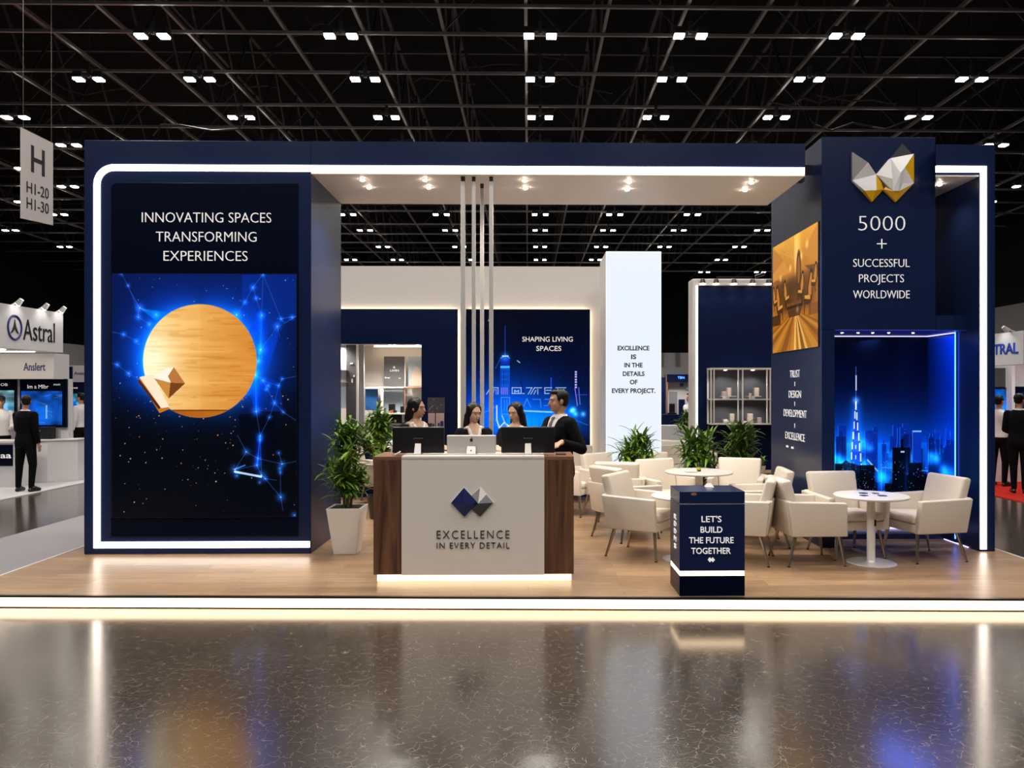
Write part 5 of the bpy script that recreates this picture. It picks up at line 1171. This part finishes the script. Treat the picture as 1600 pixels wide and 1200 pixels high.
        for q in range(smooth): bmesh.ops.smooth_vert(bm, verts=[v for v in L1 if not v.is_boundary], factor=.4, use_axis_x=True, use_axis_y=True, use_axis_z=True)
        bmesh.ops.delete(bm, geom=[v for v in bm.verts if not v.link_faces], context='VERTS')
        bm.to_mesh(nm); bm.free(); nm.materials.append(M[m]); nm.polygons.foreach_set('use_smooth', [True] * len(nm.polygons))
        o = bpy.data.objects.new(name, nm); C.objects.link(o); o.parent = t; return o
    lo = .80 if top == 'suit' else .93
    jm = ((T('torso', 'leg') & (z > lo)) | T('arm')) & (z < (1.47 if not fem else 1.435)) & ~inV & ~(T('neck', 'head'))
    jn = 'jacket' if top == 'suit' else 'shirt'
    if vest:
        vm = front & (np.abs(x) < .105) & (z > 1.0) & (z < 1.46) & T('torso') & ~inV | (T('torso') & (z > 1.40) & (np.abs(x) < .10) & ~inV & (z < 1.45)); shell('vest', vm, .012, 'vest'); jm &= ~vm
    shell(jn, jm, .014 if top == 'suit' else .010, top, 2)
    if vneck: shell('shirt', inV & (z < 1.45) & ~skV, .006, vneck)
    if vneck or top == 'shirt':
        shell('collar', T('neck', 'torso', 'head') & (z > 1.44) & (z < (1.488 if not fem else 1.468)) & ~(fem & (no[:, 1] < -.1) & (np.abs(x) < .05)), .009, 'shirt')
    shell('trousers', T('leg', 'torso') & (z < .96) & (z > .07) | (T('foot') & (z > .085) & (z < .16)), .010 if bottom else .01, bottom, 2)
    for s in (-1, 1): shell('shoe', T('foot', 'leg') & (z < .088) & (x * s > 0), .007, 'shoe')
    if tie:
        tm = MB(); prof = [(1.12, .016, -.130), (1.20, .020, -.138), (1.28, .022, -.141), (1.34, .020, -.136), (1.395, .015, -.121), (1.43, .010, -.103), (1.437, .016, -.099), (1.462, .019, -.085)]
        for (a, wa, ya), (b, wb, yb) in zip(prof[:-1], prof[1:]): tm.hexa([V(-wa, ya, a), V(wa, ya, a), V(wa, ya + .014, a), V(-wa, ya + .014, a)], [V(-wb, yb, b), V(wb, yb, b), V(wb, yb + .014, b), V(-wb, yb + .014, b)])
        obj('tie', tm, 'tie', t)
    # hair
    hr = MB()
    if hair == 'short':
        hr.ell((0, .026, .048), (.081, .090, .080), None, 20); hr.ell((0, .05, .0), (.070, .062, .07), None, 16); hr.ell((0, -.035, .098), (.058, .048, .026), None, 14)
        for s in (-1, 1): hr.ell((s * .070, .002, .035), (.010, .032, .045), None, 10)
    else:
        hr.ell((0, .022, .042), (.086, .093, .086), None, 20); hr.ell((0, .055, -.03), (.078, .058, .10), None, 16)
        for s in (-1, 1):
            hr.ell((s * .068, .010, .02), (.018, .060, .075), Matrix.Rotation(s * .10, 3, 'Y'), 14)
            if hair == 'long': hr.cap((s * .068, .028, -.02), (s * .078, .02, -.15), .030, .034, 10); hr.cap((s * .078, .02, -.15), (s * .085, -.045, -.26), .032, .018, 10)
        if hair == 'long': hr.cap((0, .07, -.05), (0, .085, -.22), .055, .05, 12); hr.cap((.035, .07, -.05), (.04, .08, -.24), .045, .035, 10); hr.cap((-.035, .07, -.05), (-.04, .08, -.24), .045, .035, 10)
        else: hr.cap((0, .08, -.02), (0, .095, -.12), .048, .042, 12); hr.cap((0, .09, -.12), (0, .08, -.20), .042, .022, 12)
    hm_ = MB(); hm_.add([hp(*v) for v in hr.v], hr.f); hme = remesh(hm_, max(vox * .8, .006), 1); hme.name = 'hair'; hme.materials.append(M['hair'])
    ho = bpy.data.objects.new('hair', hme); C.objects.link(ho); ho.parent = t
    if hat: h2 = MB(); h2.ell((0, .012, .075), (.088, .098, .062), None, 16); h2.box(-.06, .06, -.15, -.07, .055, .065); c2 = MB(); c2.add([hp(*v) for v in h2.v], h2.f); obj('cap', c2, hat, t, smooth=True)
    if face:
        for s in (-1, 1):
            e = MB(); e.add([hp(*v) for v in MB().ell((s * .031, -.083, .010), (.0120, .006, .0045), None, 10).v], MB().ell((0, 0, 0), (1, 1, 1), None, 10).f); eo = obj('eye', e, 'eye', t, smooth=True)
            e = MB(); q = MB().ell((s * .031, -.0875, .010), (.0056, .003, .0046), None, 10); e.add([hp(*v) for v in q.v], q.f); obj('iris', e, 'iris', eo, smooth=True)
            e = MB(); q = MB().cap((s * .017, -.0905, .029), (s * .046, -.079, .0285), .0022, .0015, 6); e.add([hp(*v) for v in q.v], q.f); obj('eyebrow', e, 'hair', t, smooth=True)
        e = MB(); q = MB().ell((0, -.0965, -.049), (.024, .005, .0030), None, 10).ell((0, -.096, -.056), (.018, .005, .0042), None, 10); e.add([hp(*v) for v in q.v], q.f); obj('lips', e, 'lip', t, smooth=True)
        if tie: e = MB(); q = MB().ell((0, -.0985, -.039), (.024, .005, .0045), None, 10); e.add([hp(*v) for v in q.v], q.f); obj('moustache', e, 'hair', t, smooth=True)
    t.location = loc; t.rotation_euler = (0, 0, rotz)
    return t
def local(p, loc, rotz): return Matrix.Rotation(-rotz, 3, 'Z') @ (Vector(p) - Vector(loc))
def lv(v, rotz): return Matrix.Rotation(-rotz, 3, 'Z') @ Vector(v)
ZH = zt3 + .030
def staff(px, dep, rot, H, hd_r, hd_l, label, **kw):
    x, y = DP(px, dep); loc = (x, y, PZ); hs = []
    for h in (hd_r, hd_l):
        if h is None: hs.append(None); continue
        hx, hy = DP(h[0], h[1]); dr = Vector(h[2]) if len(h) > 2 else Vector((0, -1, -.05))
        wr = Vector((hx, hy, ZH + (h[3] if len(h) > 3 else 0))) - dr.normalized() * .1
        hs.append((local(wr, loc, rot), lv(dr, rot), lv((0, 0, 1), rot)))
    return person(label, loc, rot, H, hands=hs, vox=.007, **kw)
FEM = dict(fem=True, hs=.93, hz=1.612, stance=.075)
staff(650, 7.55, R(38), 1.60, (640, 7.10), (698, 7.10, (.5, -1, -.05)), 'person with tied black hair and beige vest, facing right behind the left monitor', hair='tied', head=(R(42), R(4)), vest=True, **FEM)
staff(740, 7.55, R(14), 1.55, (712, 7.12), (757, 7.12), 'person with long dark hair smiling to the right behind the silver computer', hair='long', head=(R(22), R(12)), skin='skin_fair', **FEM)
staff(806, 7.55, R(-16), 1.555, (779, 7.08, (.15, -1, -.05)), (835, 7.12), 'person with long dark hair looking down behind the right black monitor', hair='long', head=(R(-20), R(14)), skin='skin_fair', **FEM)
staff(874, 7.55, R(-55), 1.665, (824, 7.14, (-.6, -1, -.1)), (870, 7.14, (-.5, -1, -.2), .03), 'tall person in black suit and grey tie at the right end of the counter', hair='short', head=(R(-22), R(3)), tie=True, hz=1.62)

# ================================================================== neighbouring stands, left side
XS = -8.6
sg = thing('hanging_sign', 'white hanging sign reading Astral on the left neighbouring stand', 'sign', (XS - .1, 13.4, 2.8))
y0s, y1s = 11.6, YX(98.5, XS); zs0, zs1 = ZX(98, 551, XS), ZX(98, 489.5, XS)
obj('sign_box', MB().box(XS - .16, XS, y0s, y1s, zs0, zs1), 'white_far', sg)
text('lettering', 'Astral', 'text_black', sg, (XS + .001, (YX(36, XS) + YX(85, XS)) / 2, (zs0 + zs1) / 2 - .02), (0, 1, 0), YX(85, XS) - YX(36, XS), .35, .01, -.006)
yc, zc_ = YX(22.5, XS), (zs0 + zs1) / 2 - .01
rg = MB()
for k in range(20):
    a, b_ = 2 * PI * k / 20, 2 * PI * (k + 1) / 20; rg.tube((XS + .006, yc + .17 * math.cos(a), zc_ + .2 * math.sin(a)), (XS + .006, yc + .17 * math.cos(b_), zc_ + .2 * math.sin(b_)), .017, n=6)
obj('emblem_ring', rg, 'text_blue', sg)
obj('emblem_figure', MB().prism([(0, .14), (.03, .02), (.10, -.10), (.05, -.08), (0, -.02), (-.05, -.08), (-.10, -.10), (-.03, .02)], lambda u, v, d: (XS + d, yc + u, zc_ + v), .001, .012), 'text_grey', sg)
for yy in (12.3, 13.0, 13.7, 14.2):
    o = tag(obj('sign_spotlight', MB().tube((XS + .12, yy, zs1 + .10), (XS + .05, yy, zs1 + .02), .035, .05, 10).tube((XS + .049, yy, zs1 + .019), (XS + .045, yy, zs1 + .015), .045, .045, 10, 1).bar((XS + .12, yy, zs1 + .10), (XS - .05, yy, zs1 + .005), .02), ['steel', 'lens_small']), 'small spotlight on an arm above the Astral sign', 'lamp', 'spotlights above the Astral sign')
    spot('sign_light', (XS + .22, yy, zs1 + .12), 5, 100, (1, .97, .93), .04, .7, (XS, yy, zs0 + .2))
struct('floor_neighbour', MB().box(-30, -8.38, 11.0, 18.2, .0005, .012), 'carpet_white', 'white carpet of the left neighbouring stand', 'carpet')
YN = 15.4
nw = thing('stand_wall', 'white wall of the left neighbouring stand carrying two dark screens', 'exhibition wall', (-11.5, YN, .012))
xr = XY(107, YN)
obj('wall_panel', MB().box(-16, xr, YN, YN + .15, .012, ZY(60, 592, YN)), 'white_far', nw)
xr2 = XY(84, YN - .4)
obj('fascia', MB().box(-16, xr2, YN - .4, YN + .1, ZY(60, 592, YN - .4), ZY(60, 552, YN - .4)), 'white_far', nw)
obj('canopy', MB().box(-16, xr2 + .05, 12.0, YN - .4, ZY(60, 552, YN - .4) + .01, ZY(60, 552, YN - .4) + .06), 'white_far', nw)
for yy in (12.7, 13.6, 14.4): obj('canopy_light', MB().box(-10.6, -9.2, yy, yy + .08, ZY(60, 552, YN - .4) - .005, ZY(60, 552, YN - .4) + .008), 'lens_small', nw)
text('lettering', 'Anslert', 'text_blue', nw, (XY(54, YN - .4), YN - .401, ZY(54, 573, YN - .4)), (1, 0, 0), XY(71, YN - .4) - XY(37, YN - .4), .155, .006, .01)
spot('stand_light', (-10.2, 13.6, 2.35), 70, 150, (1, .97, .94), .1); spot('stand_light', (-12.4, 13.4, 2.35), 50, 150, (1, .97, .94), .1)
def far_screen(px0, px1, py0, py1, Y, seed, label, ipx, title=None, base=(10, 60, 140)):
    s = thing('display_screen', label, 'screen', (XY((px0 + px1) / 2, Y), Y, ZY(px0, py1, Y)))
    obj('bezel', MB().box(XY(px0, Y), XY(px1, Y), Y, Y + .06, ZY(px0, py1, Y), ZY(px0, py0, Y)), 'navy_dark', s)
    a, b, c, d = ipx; Y2 = Y - .004
    picture('screen_picture', pic_generic(b - a, d - c, 1.6, seed, base), (XY(a, Y2), Y2, ZY(a, c, Y2)), (XY(b, Y2) - XY(a, Y2), 0, 0), (0, 0, ZY(a, d, Y2) - ZY(a, c, Y2)), s)
    if title:
        for ttl, p, q, yy, h in title: text('lettering', ttl, 'text_white', s, (XY((p + q) / 2, Y2), Y2, ZY(p, yy, Y2)), (1, 0, 0), XY(q, Y2) - XY(p, Y2), h / F * Y2, .004, 0)
    return s
far_screen(31, 103, 592, 668, YN - .07, 21, 'dark screen with a blue picture on the left neighbouring stand, behind the standing man', (33, 97, 611, 664), [('Im a Mlbr', 43, 76, 604, 6), ('nun', 84, 94, 601, 2.5)])
far_screen(-22, 24, 592, 668, YN - .07, 22, 'screen with a pale picture at the left picture edge', (-20, 22, 610, 652), [('OB', 1, 12, 601, 4)], (95, 135, 140))
ct = thing('info_counter', 'white angled counter of the left neighbouring stand', 'counter', (XY(80, 14.6), 14.9, .012))
Yk = 14.6; zk = ZY(80, 687, Yk)
k0, k1, k2 = XY(20, Yk), XY(74, Yk), XY(107, Yk)
obj('body', MB().hexa([(k0, Yk, .05), (k1, Yk, .05), (k2, Yk + .3, .05), (k2, Yk + .62, .05)][:4], [(k0, Yk, zk - .02), (k1, Yk, zk - .02), (k2, Yk + .3, zk - .02), (k2, Yk + .62, zk - .02)]), 'white_far', ct)
obj('kick_plate', MB().hexa([(k0, Yk - .004, .012), (k1, Yk - .004, .012), (k2, Yk + .296, .012), (k2, Yk + .6, .012)], [(k0, Yk - .004, .05), (k1, Yk - .004, .05), (k2, Yk + .296, .05), (k2, Yk + .6, .05)]), 'steel', ct)
obj('top', MB().hexa([(k0 - .03, Yk - .03, zk - .02), (k1, Yk - .03, zk - .02), (k2 + .03, Yk + .28, zk - .02), (k2 + .03, Yk + .65, zk - .02)], [(k0 - .03, Yk - .03, zk), (k1, Yk - .03, zk), (k2 + .03, Yk + .28, zk), (k2 + .03, Yk + .65, zk)]), 'table', ct)
obj('print', MB().box(XY(88, 14.75), XY(91, 14.75), 14.73, 14.74, ZY(89, 695, 14.7), ZY(89, 693, 14.7)), 'text_grey', ct)
fc = thing('front_counter', 'white counter with a navy lettered front at the left picture edge', 'counter', (XY(0, 13.9), 14.1, .012))
q0, q1 = XY(-40, 13.9), XY(20.5, 13.9)
obj('body', MB().box(q0, q1, 13.9, 14.4, .012, ZY(5, 692, 13.9)), 'white_far', fc); obj('navy_front', MB().box(q0, q1, 13.885, 13.9, ZY(5, 728, 13.9), ZY(5, 695, 13.9)), 'navy_dark', fc); obj('top', MB().box(q0, q1 + .02, 13.87, 14.42, ZY(5, 692, 13.9), ZY(5, 689, 13.9)), 'table', fc)
text('lettering', 'aa', 'text_white', fc, (XY(9, 13.88), 13.884, ZY(9, 713, 13.88)), (1, 0, 0), .19, .07, .004, .01)
tag(obj('black_box', MB().box(XY(62, 14.8), XY(82, 14.8), 14.76, 14.9, zk + .001, ZY(70, 667, 14.8)), 'black'), 'tall black box standing on the white angled counter', 'box')
tag(obj('brochure_holder', MB().box(XY(84, 14.95), XY(93, 14.95), 14.93, 14.99, zk + .001, ZY(88, 671, 14.95)), 'grey_far'), 'grey brochure holder beside the black box on the counter', 'holder')
x, y = DP(40, 13.2)
person('person in a black suit seen from behind at the left stand', (x, y, .012), R(172), 1.65, hands=[None, (V_ := Vector((.16, -.30, 1.02)), Vector((-.6, -.6, .1)), Vector((0, 0, 1)))], vox=.010, head=(R(42), 0), hair='short', face=True, stance=.13)
x, y = DP(1, 14.75)
person('person in a white shirt and dark cap behind the counter at the left edge', (x, y, .012), R(40), 1.62, hands=[None, (Vector((.12, -.30, 1.02)), Vector((-.2, -1, 0)), Vector((0, 0, 1)))], vox=.011, hair='short', top='shirt', bottom='suit', vneck=None, hat='black')
x, y = DP(126.5, 17.6)
person('person in white shirt and dark trousers half hidden by the navy block', (x, y, .006), R(-100), 1.68, vox=.012, hair='short', top='shirt', vneck=None, face=False, stance=.12)
# stands further behind on the left
b2 = thing('far_stand', 'distant white stand with a navy header beside the navy block on the left', 'exhibition stand', (XY(118, 22), 22, 0))
obj('back_wall', MB().box(XY(60, 22), XY(150, 22), 22, 22.2, 0, ZY(110, 588, 22)), 'white_far', b2); obj('header', MB().box(XY(84, 21.6), XY(150, 21.6), 21.6, 22, ZY(110, 600, 21.6), ZY(110, 571, 21.6)), 'white_far', b2)
obj('navy_sign', MB().box(XY(96, 21.55), XY(112, 21.55), 21.55, 21.6, ZY(110, 594, 21.55), ZY(110, 573, 21.55)), 'navy_back', b2); text('lettering', 'Anslert', 'text_blue', b2, (XY(126, 21.59), 21.595, ZY(126, 583, 21.59)), (1, 0, 0), .36, .09, .006)
obj('counter', MB().box(XY(108, 19.5), XY(150, 19.5), 19.5, 20.1, 0, ZY(118, 678, 19.5)), 'white_far', b2)
spot('stand_light', (XY(112, 20.5), 20.3, 2.6), 60, 140, (1, .97, .94), .1)
far_screen(107, 150, 597, 650, 21.4, 23, 'distant screen with a pale cyan picture left of the navy block', (108, 125.5, 615, 647), [('omi', 109, 121, 606, 2.5)], (30, 130, 165))
struct('floor_red_left', MB().box(-40, -10.2, 18.6, 30, .0005, .008), mat('orange_carpet', (.5, .06, .02), .9), 'orange red carpet strip of the distant left stand', 'carpet')

# hanging banner
ba, bb = DP(33, 11.6), DP(83, 12.75); za_, zb_ = Zat(199, 11.6), Zat(341, 11.6); zc1, zd1 = Zat(224, 12.75), Zat(352, 12.75)
zt_b, zb_b = (za_ + zc1) / 2, (zb_ + zd1) / 2
bn = thing('hall_banner', 'white hanging hall banner with a large H and numbers H1-20 H1-30', 'banner', (ba[0], ba[1], zb_))
u = Vector((bb[0] - ba[0], bb[1] - ba[1], 0)); wl = u.length; u.normalize(); nrm = u.cross(Vector((0, 0, 1)))
P4 = [Vector((ba[0], ba[1], zb_)), Vector((bb[0], bb[1], zd1)), Vector((bb[0], bb[1], zc1)), Vector((ba[0], ba[1], za_))]
obj('cloth', MB().hexa([p for p in P4], [p - nrm * .012 for p in P4]), 'banner', bn)
for tt in (.06, .94):
    p = P4[3].lerp(P4[2], tt); obj('hanging_wire', MB().tube(p, (p.x, p.y, 9.98), .006, n=5), 'gunmetal', bn)
pc = lambda fu, fv: P4[3].lerp(P4[2], fu).lerp(P4[0].lerp(P4[1], fu), fv) + nrm * .001
vd = Vector((0, 0, 1))
for s, fu, fv, w_, h_, wt in (('H', .50, .295, .50, .42, .012), ('H1-20', .50, .635, .82, .17, .004), ('H1-30', .50, .815, .82, .17, .004)): text('lettering', s, 'text_black', bn, pc(fu, fv), tuple((P4[2] - P4[3]).normalized()), w_, h_, .004, wt)

# ================================================================== neighbouring stand, right side
XQ = 7.85
sr = thing('hanging_sign', 'white sign with blue ASTRAL lettering on the right neighbouring stand', 'sign', (XQ + .1, 13.0, 2.4))
ye = YX(1598.5, XQ); zq0, zq1 = ZX(1598, 569, XQ), ZX(1598, 516.5, XQ)
obj('sign_box', MB().box(XQ, XQ + .15, ye, 14.6, zq0, zq1), 'white_far', sr)
ya_, yb_ = YX(1536, XQ), YX(1591.5, XQ)
text('lettering', 'ASTRAL', mat('sign_blue', (.012, .05, .42), .4), sr, (XQ - .001, (ya_ + yb_) / 2, (zq0 + zq1) / 2), (0, -1, 0), ya_ - yb_, .175, .012, .012)
for yy in (12.5, 13.2, 13.9): spot('sign_light', (XQ - .25, yy, zq1 + .12), 4, 100, (1, .97, .93), .04, .7, (XQ, yy, zq0 + .15))
for yy in (12.35, 12.95): tag(obj('sign_spotlight', MB().tube((XQ - .14, yy, zq1 + .08), (XQ - .06, yy, zq1 + .02), .03, .045, 10).bar((XQ - .14, yy, zq1 + .08), (XQ + .05, yy, zq1 + .004), .018), 'steel'), 'small spotlight above the right ASTRAL sign', 'lamp', 'spotlights above the right sign')
struct('floor_red_carpet', MB().box(7.72, 30, 10.4, 17.5, .0005, .012), 'carpet_red', 'red carpet of the right neighbouring stand', 'carpet')
YQ = 15.2
rw = thing('stand_wall', 'white wall of the right neighbouring stand with blue screens', 'exhibition wall', (10, YQ, .012))
obj('wall_panel', MB().box(8.2, 18, YQ, YQ + .15, .012, ZY(1580, 566, YQ)), 'white_far', rw)
obj('post', MB().box(XY(1581, YQ - .3), XY(1586, YQ - .3), YQ - .3, YQ, .012, ZY(1580, 566, YQ)), 'white_far', rw)
obj('dark_header', MB().box(XY(1540, YQ - .1), XY(1580, YQ - .1), YQ - .1, YQ, ZY(1560, 604, YQ - .1), ZY(1560, 575, YQ - .1)), 'greyfront', rw)
far_screen(1540, 1580.5, 606, 668, YQ - .12, 31, 'blue lit screen behind the person in the white shirt on the right stand', (1541, 1580, 608, 652), None, (8, 70, 150))
far_screen(1587, 1640, 604, 668, YQ - .12, 32, 'dark screen at the right picture edge behind the person in the suit', (1596, 1636, 612, 650), None, (6, 30, 70))
rc = thing('info_counter', 'white counter on the red carpet of the right stand', 'counter', (XY(1575, 14.6), 14.8, .012))
obj('body', MB().box(XY(1545, 14.5), XY(1640, 14.5), 14.5, 14.86, .012, ZY(1575, 692, 14.5)), 'white_far', rc); obj('top', MB().box(XY(1545, 14.5), XY(1640, 14.5), 14.46, 14.88, ZY(1575, 692, 14.5), ZY(1575, 689, 14.5)), 'table', rc)
spot('stand_light', (9.0, 13.6, 2.9), 60, 150, (1, .97, .94), .1); spot('stand_light', (10.5, 13.6, 2.9), 50, 150, (1, .97, .94), .1)
x, y = DP(1592.5, 13.0)
person('person in a black suit seen from behind on the red carpet at the right edge', (x, y, .012), R(150), 1.68, hands=[None, (Vector((.14, -.28, 1.02)), Vector((-.3, -1, .1)), Vector((0, 0, 1)))], vox=.011, hair='short', head=(R(-20), 0), face=False, stance=.08)
x, y = DP(1561, 14.0)
person('person in white shirt and dark trousers by the counter on the right stand', (x, y, .012), R(120), 1.64, vox=.012, hair='short', top='shirt', vneck=None, face=False, hands=[(Vector((-.12, -.3, 1.0)), Vector((0, -1, .1)), Vector((0, 0, 1))), None], stance=.11)

# ================================================================== stand seen through the gap at the centre right
Yg = 20.0
gs = thing('far_stand', 'distant stand with a navy header and white walls seen right of the light box', 'exhibition stand', (XY(1060, Yg), Yg, 0))
obj('back_wall', MB().box(XY(1000, Yg), XY(1110, Yg), Yg, Yg + .15, 0, ZY(1050, 597, Yg)), 'white_far', gs); obj('header', MB().box(XY(1042, Yg - .3), XY(1110, Yg - .3), Yg - .3, Yg, ZY(1050, 597, Yg - .3), ZY(1050, 585, Yg - .3)), 'navy_back', gs)
text('lettering', 'TBN', 'led_blue', gs, (XY(1064, Yg - .3), Yg - .301, ZY(1064, 590, Yg - .3)), (1, 0, 0), .17, .06, .004)
obj('post', MB().box(XY(1041, Yg - .3), XY(1043.5, Yg - .3), Yg - .3, Yg, 0, ZY(1050, 585, Yg - .3)), 'copper', gs)
obj('grey_panel', MB().box(XY(1046, Yg - .05), XY(1058, Yg - .05), Yg - .05, Yg, 0, ZY(1050, 612, Yg)), 'grey_far', gs); obj('navy_panel', MB().box(XY(1061, Yg - .06), XY(1070, Yg - .06), Yg - .06, Yg, 0, ZY(1065, 624, Yg)), 'navy_back', gs)
obj('blue_picture', MB().box(XY(1072, Yg - .05), XY(1080, Yg - .05), Yg - .05, Yg, ZY(1075, 609, Yg), ZY(1075, 599, Yg)), 'lightblue', gs); obj('blue_picture', MB().box(XY(1063, Yg - .05), XY(1068, Yg - .05), Yg - .05, Yg, ZY(1065, 604, Yg), ZY(1065, 599, Yg)), 'blueprint', gs)
obj('counter', MB().box(XY(1020, 18.5), XY(1062, 18.5), 18.5, 19.0, 0, ZY(1050, 648, 18.5)), 'navy_back', gs); obj('side_wall', MB().box(XY(1026, Yg - .4), XY(1040, Yg - .4), Yg - .4, Yg - .3, 0, ZY(1030, 590, Yg)), 'navy_back', gs)
obj('low_wall', MB().box(XY(1018, 17.2), XY(1082, 17.2), 17.2, 17.6, 0, ZY(1050, 665, 17.2)), 'white_far', gs)
spot('stand_light', (XY(1055, 19), 18.9, 2.5), 60, 140, (1, .97, .94), .1)
x, y = DP(1078, 18.8)
person('distant person in a white top in the gap beside the navy cabinet wall', (x, y, .0), R(-60), 1.68, vox=.014, hair='short', top='shirt', vneck=None, face=False)
for px, py, lab in ((1049, 636, 'dark laptop back'), ):
    tag(obj('laptop', MB().box(XY(1044, 18.7), XY(1057, 18.7), 18.7, 18.95, ZY(1050, 648, 18.7) + .002, ZY(1050, 645, 18.7)).box(XY(1046, 18.9), XY(1055, 18.9), 18.93, 18.95, ZY(1050, 645, 18.9), ZY(1050, 631, 18.9)), 'black'), 'black laptop on the navy counter of the distant stand', 'laptop')

# low dark clutter line of further stands along the hall, below the grey walls
rr = random.Random(9)
for k, (px0, px1, dep, top, m) in enumerate(((-40, 60, 30, 560, 'white_far'), (1600, 1700, 30, 560, 'white_far'), (1540, 1600, 24, 585, 'white_far'), (60, 135, 30, 578, 'white_far'), (1015, 1100, 34, 574, 'grey_far'))):
    xx0, yy = DP(px0, dep); xx1 = DP(px1, dep)[0]
    tag(obj('far_partition', MB().box(xx0, xx1, yy, yy + .3, 0, Zat(top, dep)), m), ('distant pale partition far left in the hall', 'distant pale partition at the far right picture edge', 'distant pale partition right of the navy portal', 'distant pale partition left of the navy block', 'distant grey partition seen past the light box')[k], 'partition')

# ================================================================== camera and output
cam = bpy.data.cameras.new('Camera'); cam.sensor_fit = 'HORIZONTAL'; cam.sensor_width = 36; cam.lens = 36 * F / 1600
cam.shift_x = -(CX - 800) / 1600; cam.shift_y = (CY - 600) / 1600; cam.clip_end = 200
co_ = bpy.data.objects.new('Camera', cam); co_.location = (0, 0, CAMZ); co_.rotation_euler = (PI / 2, 0, -TH); C.objects.link(co_); sc.camera = co_
vs_ = sc.view_settings; vs_.view_transform = 'Standard'; vs_.look = 'None'; vs_.exposure = 0.0; vs_.gamma = 1.0; vs_.use_curve_mapping = False
sc.cycles.max_bounces = 8; sc.cycles.diffuse_bounces = 3; sc.cycles.glossy_bounces = 4; sc.cycles.transmission_bounces = 6; sc.cycles.transparent_max_bounces = 8
sc.cycles.sample_clamp_indirect = 6.0
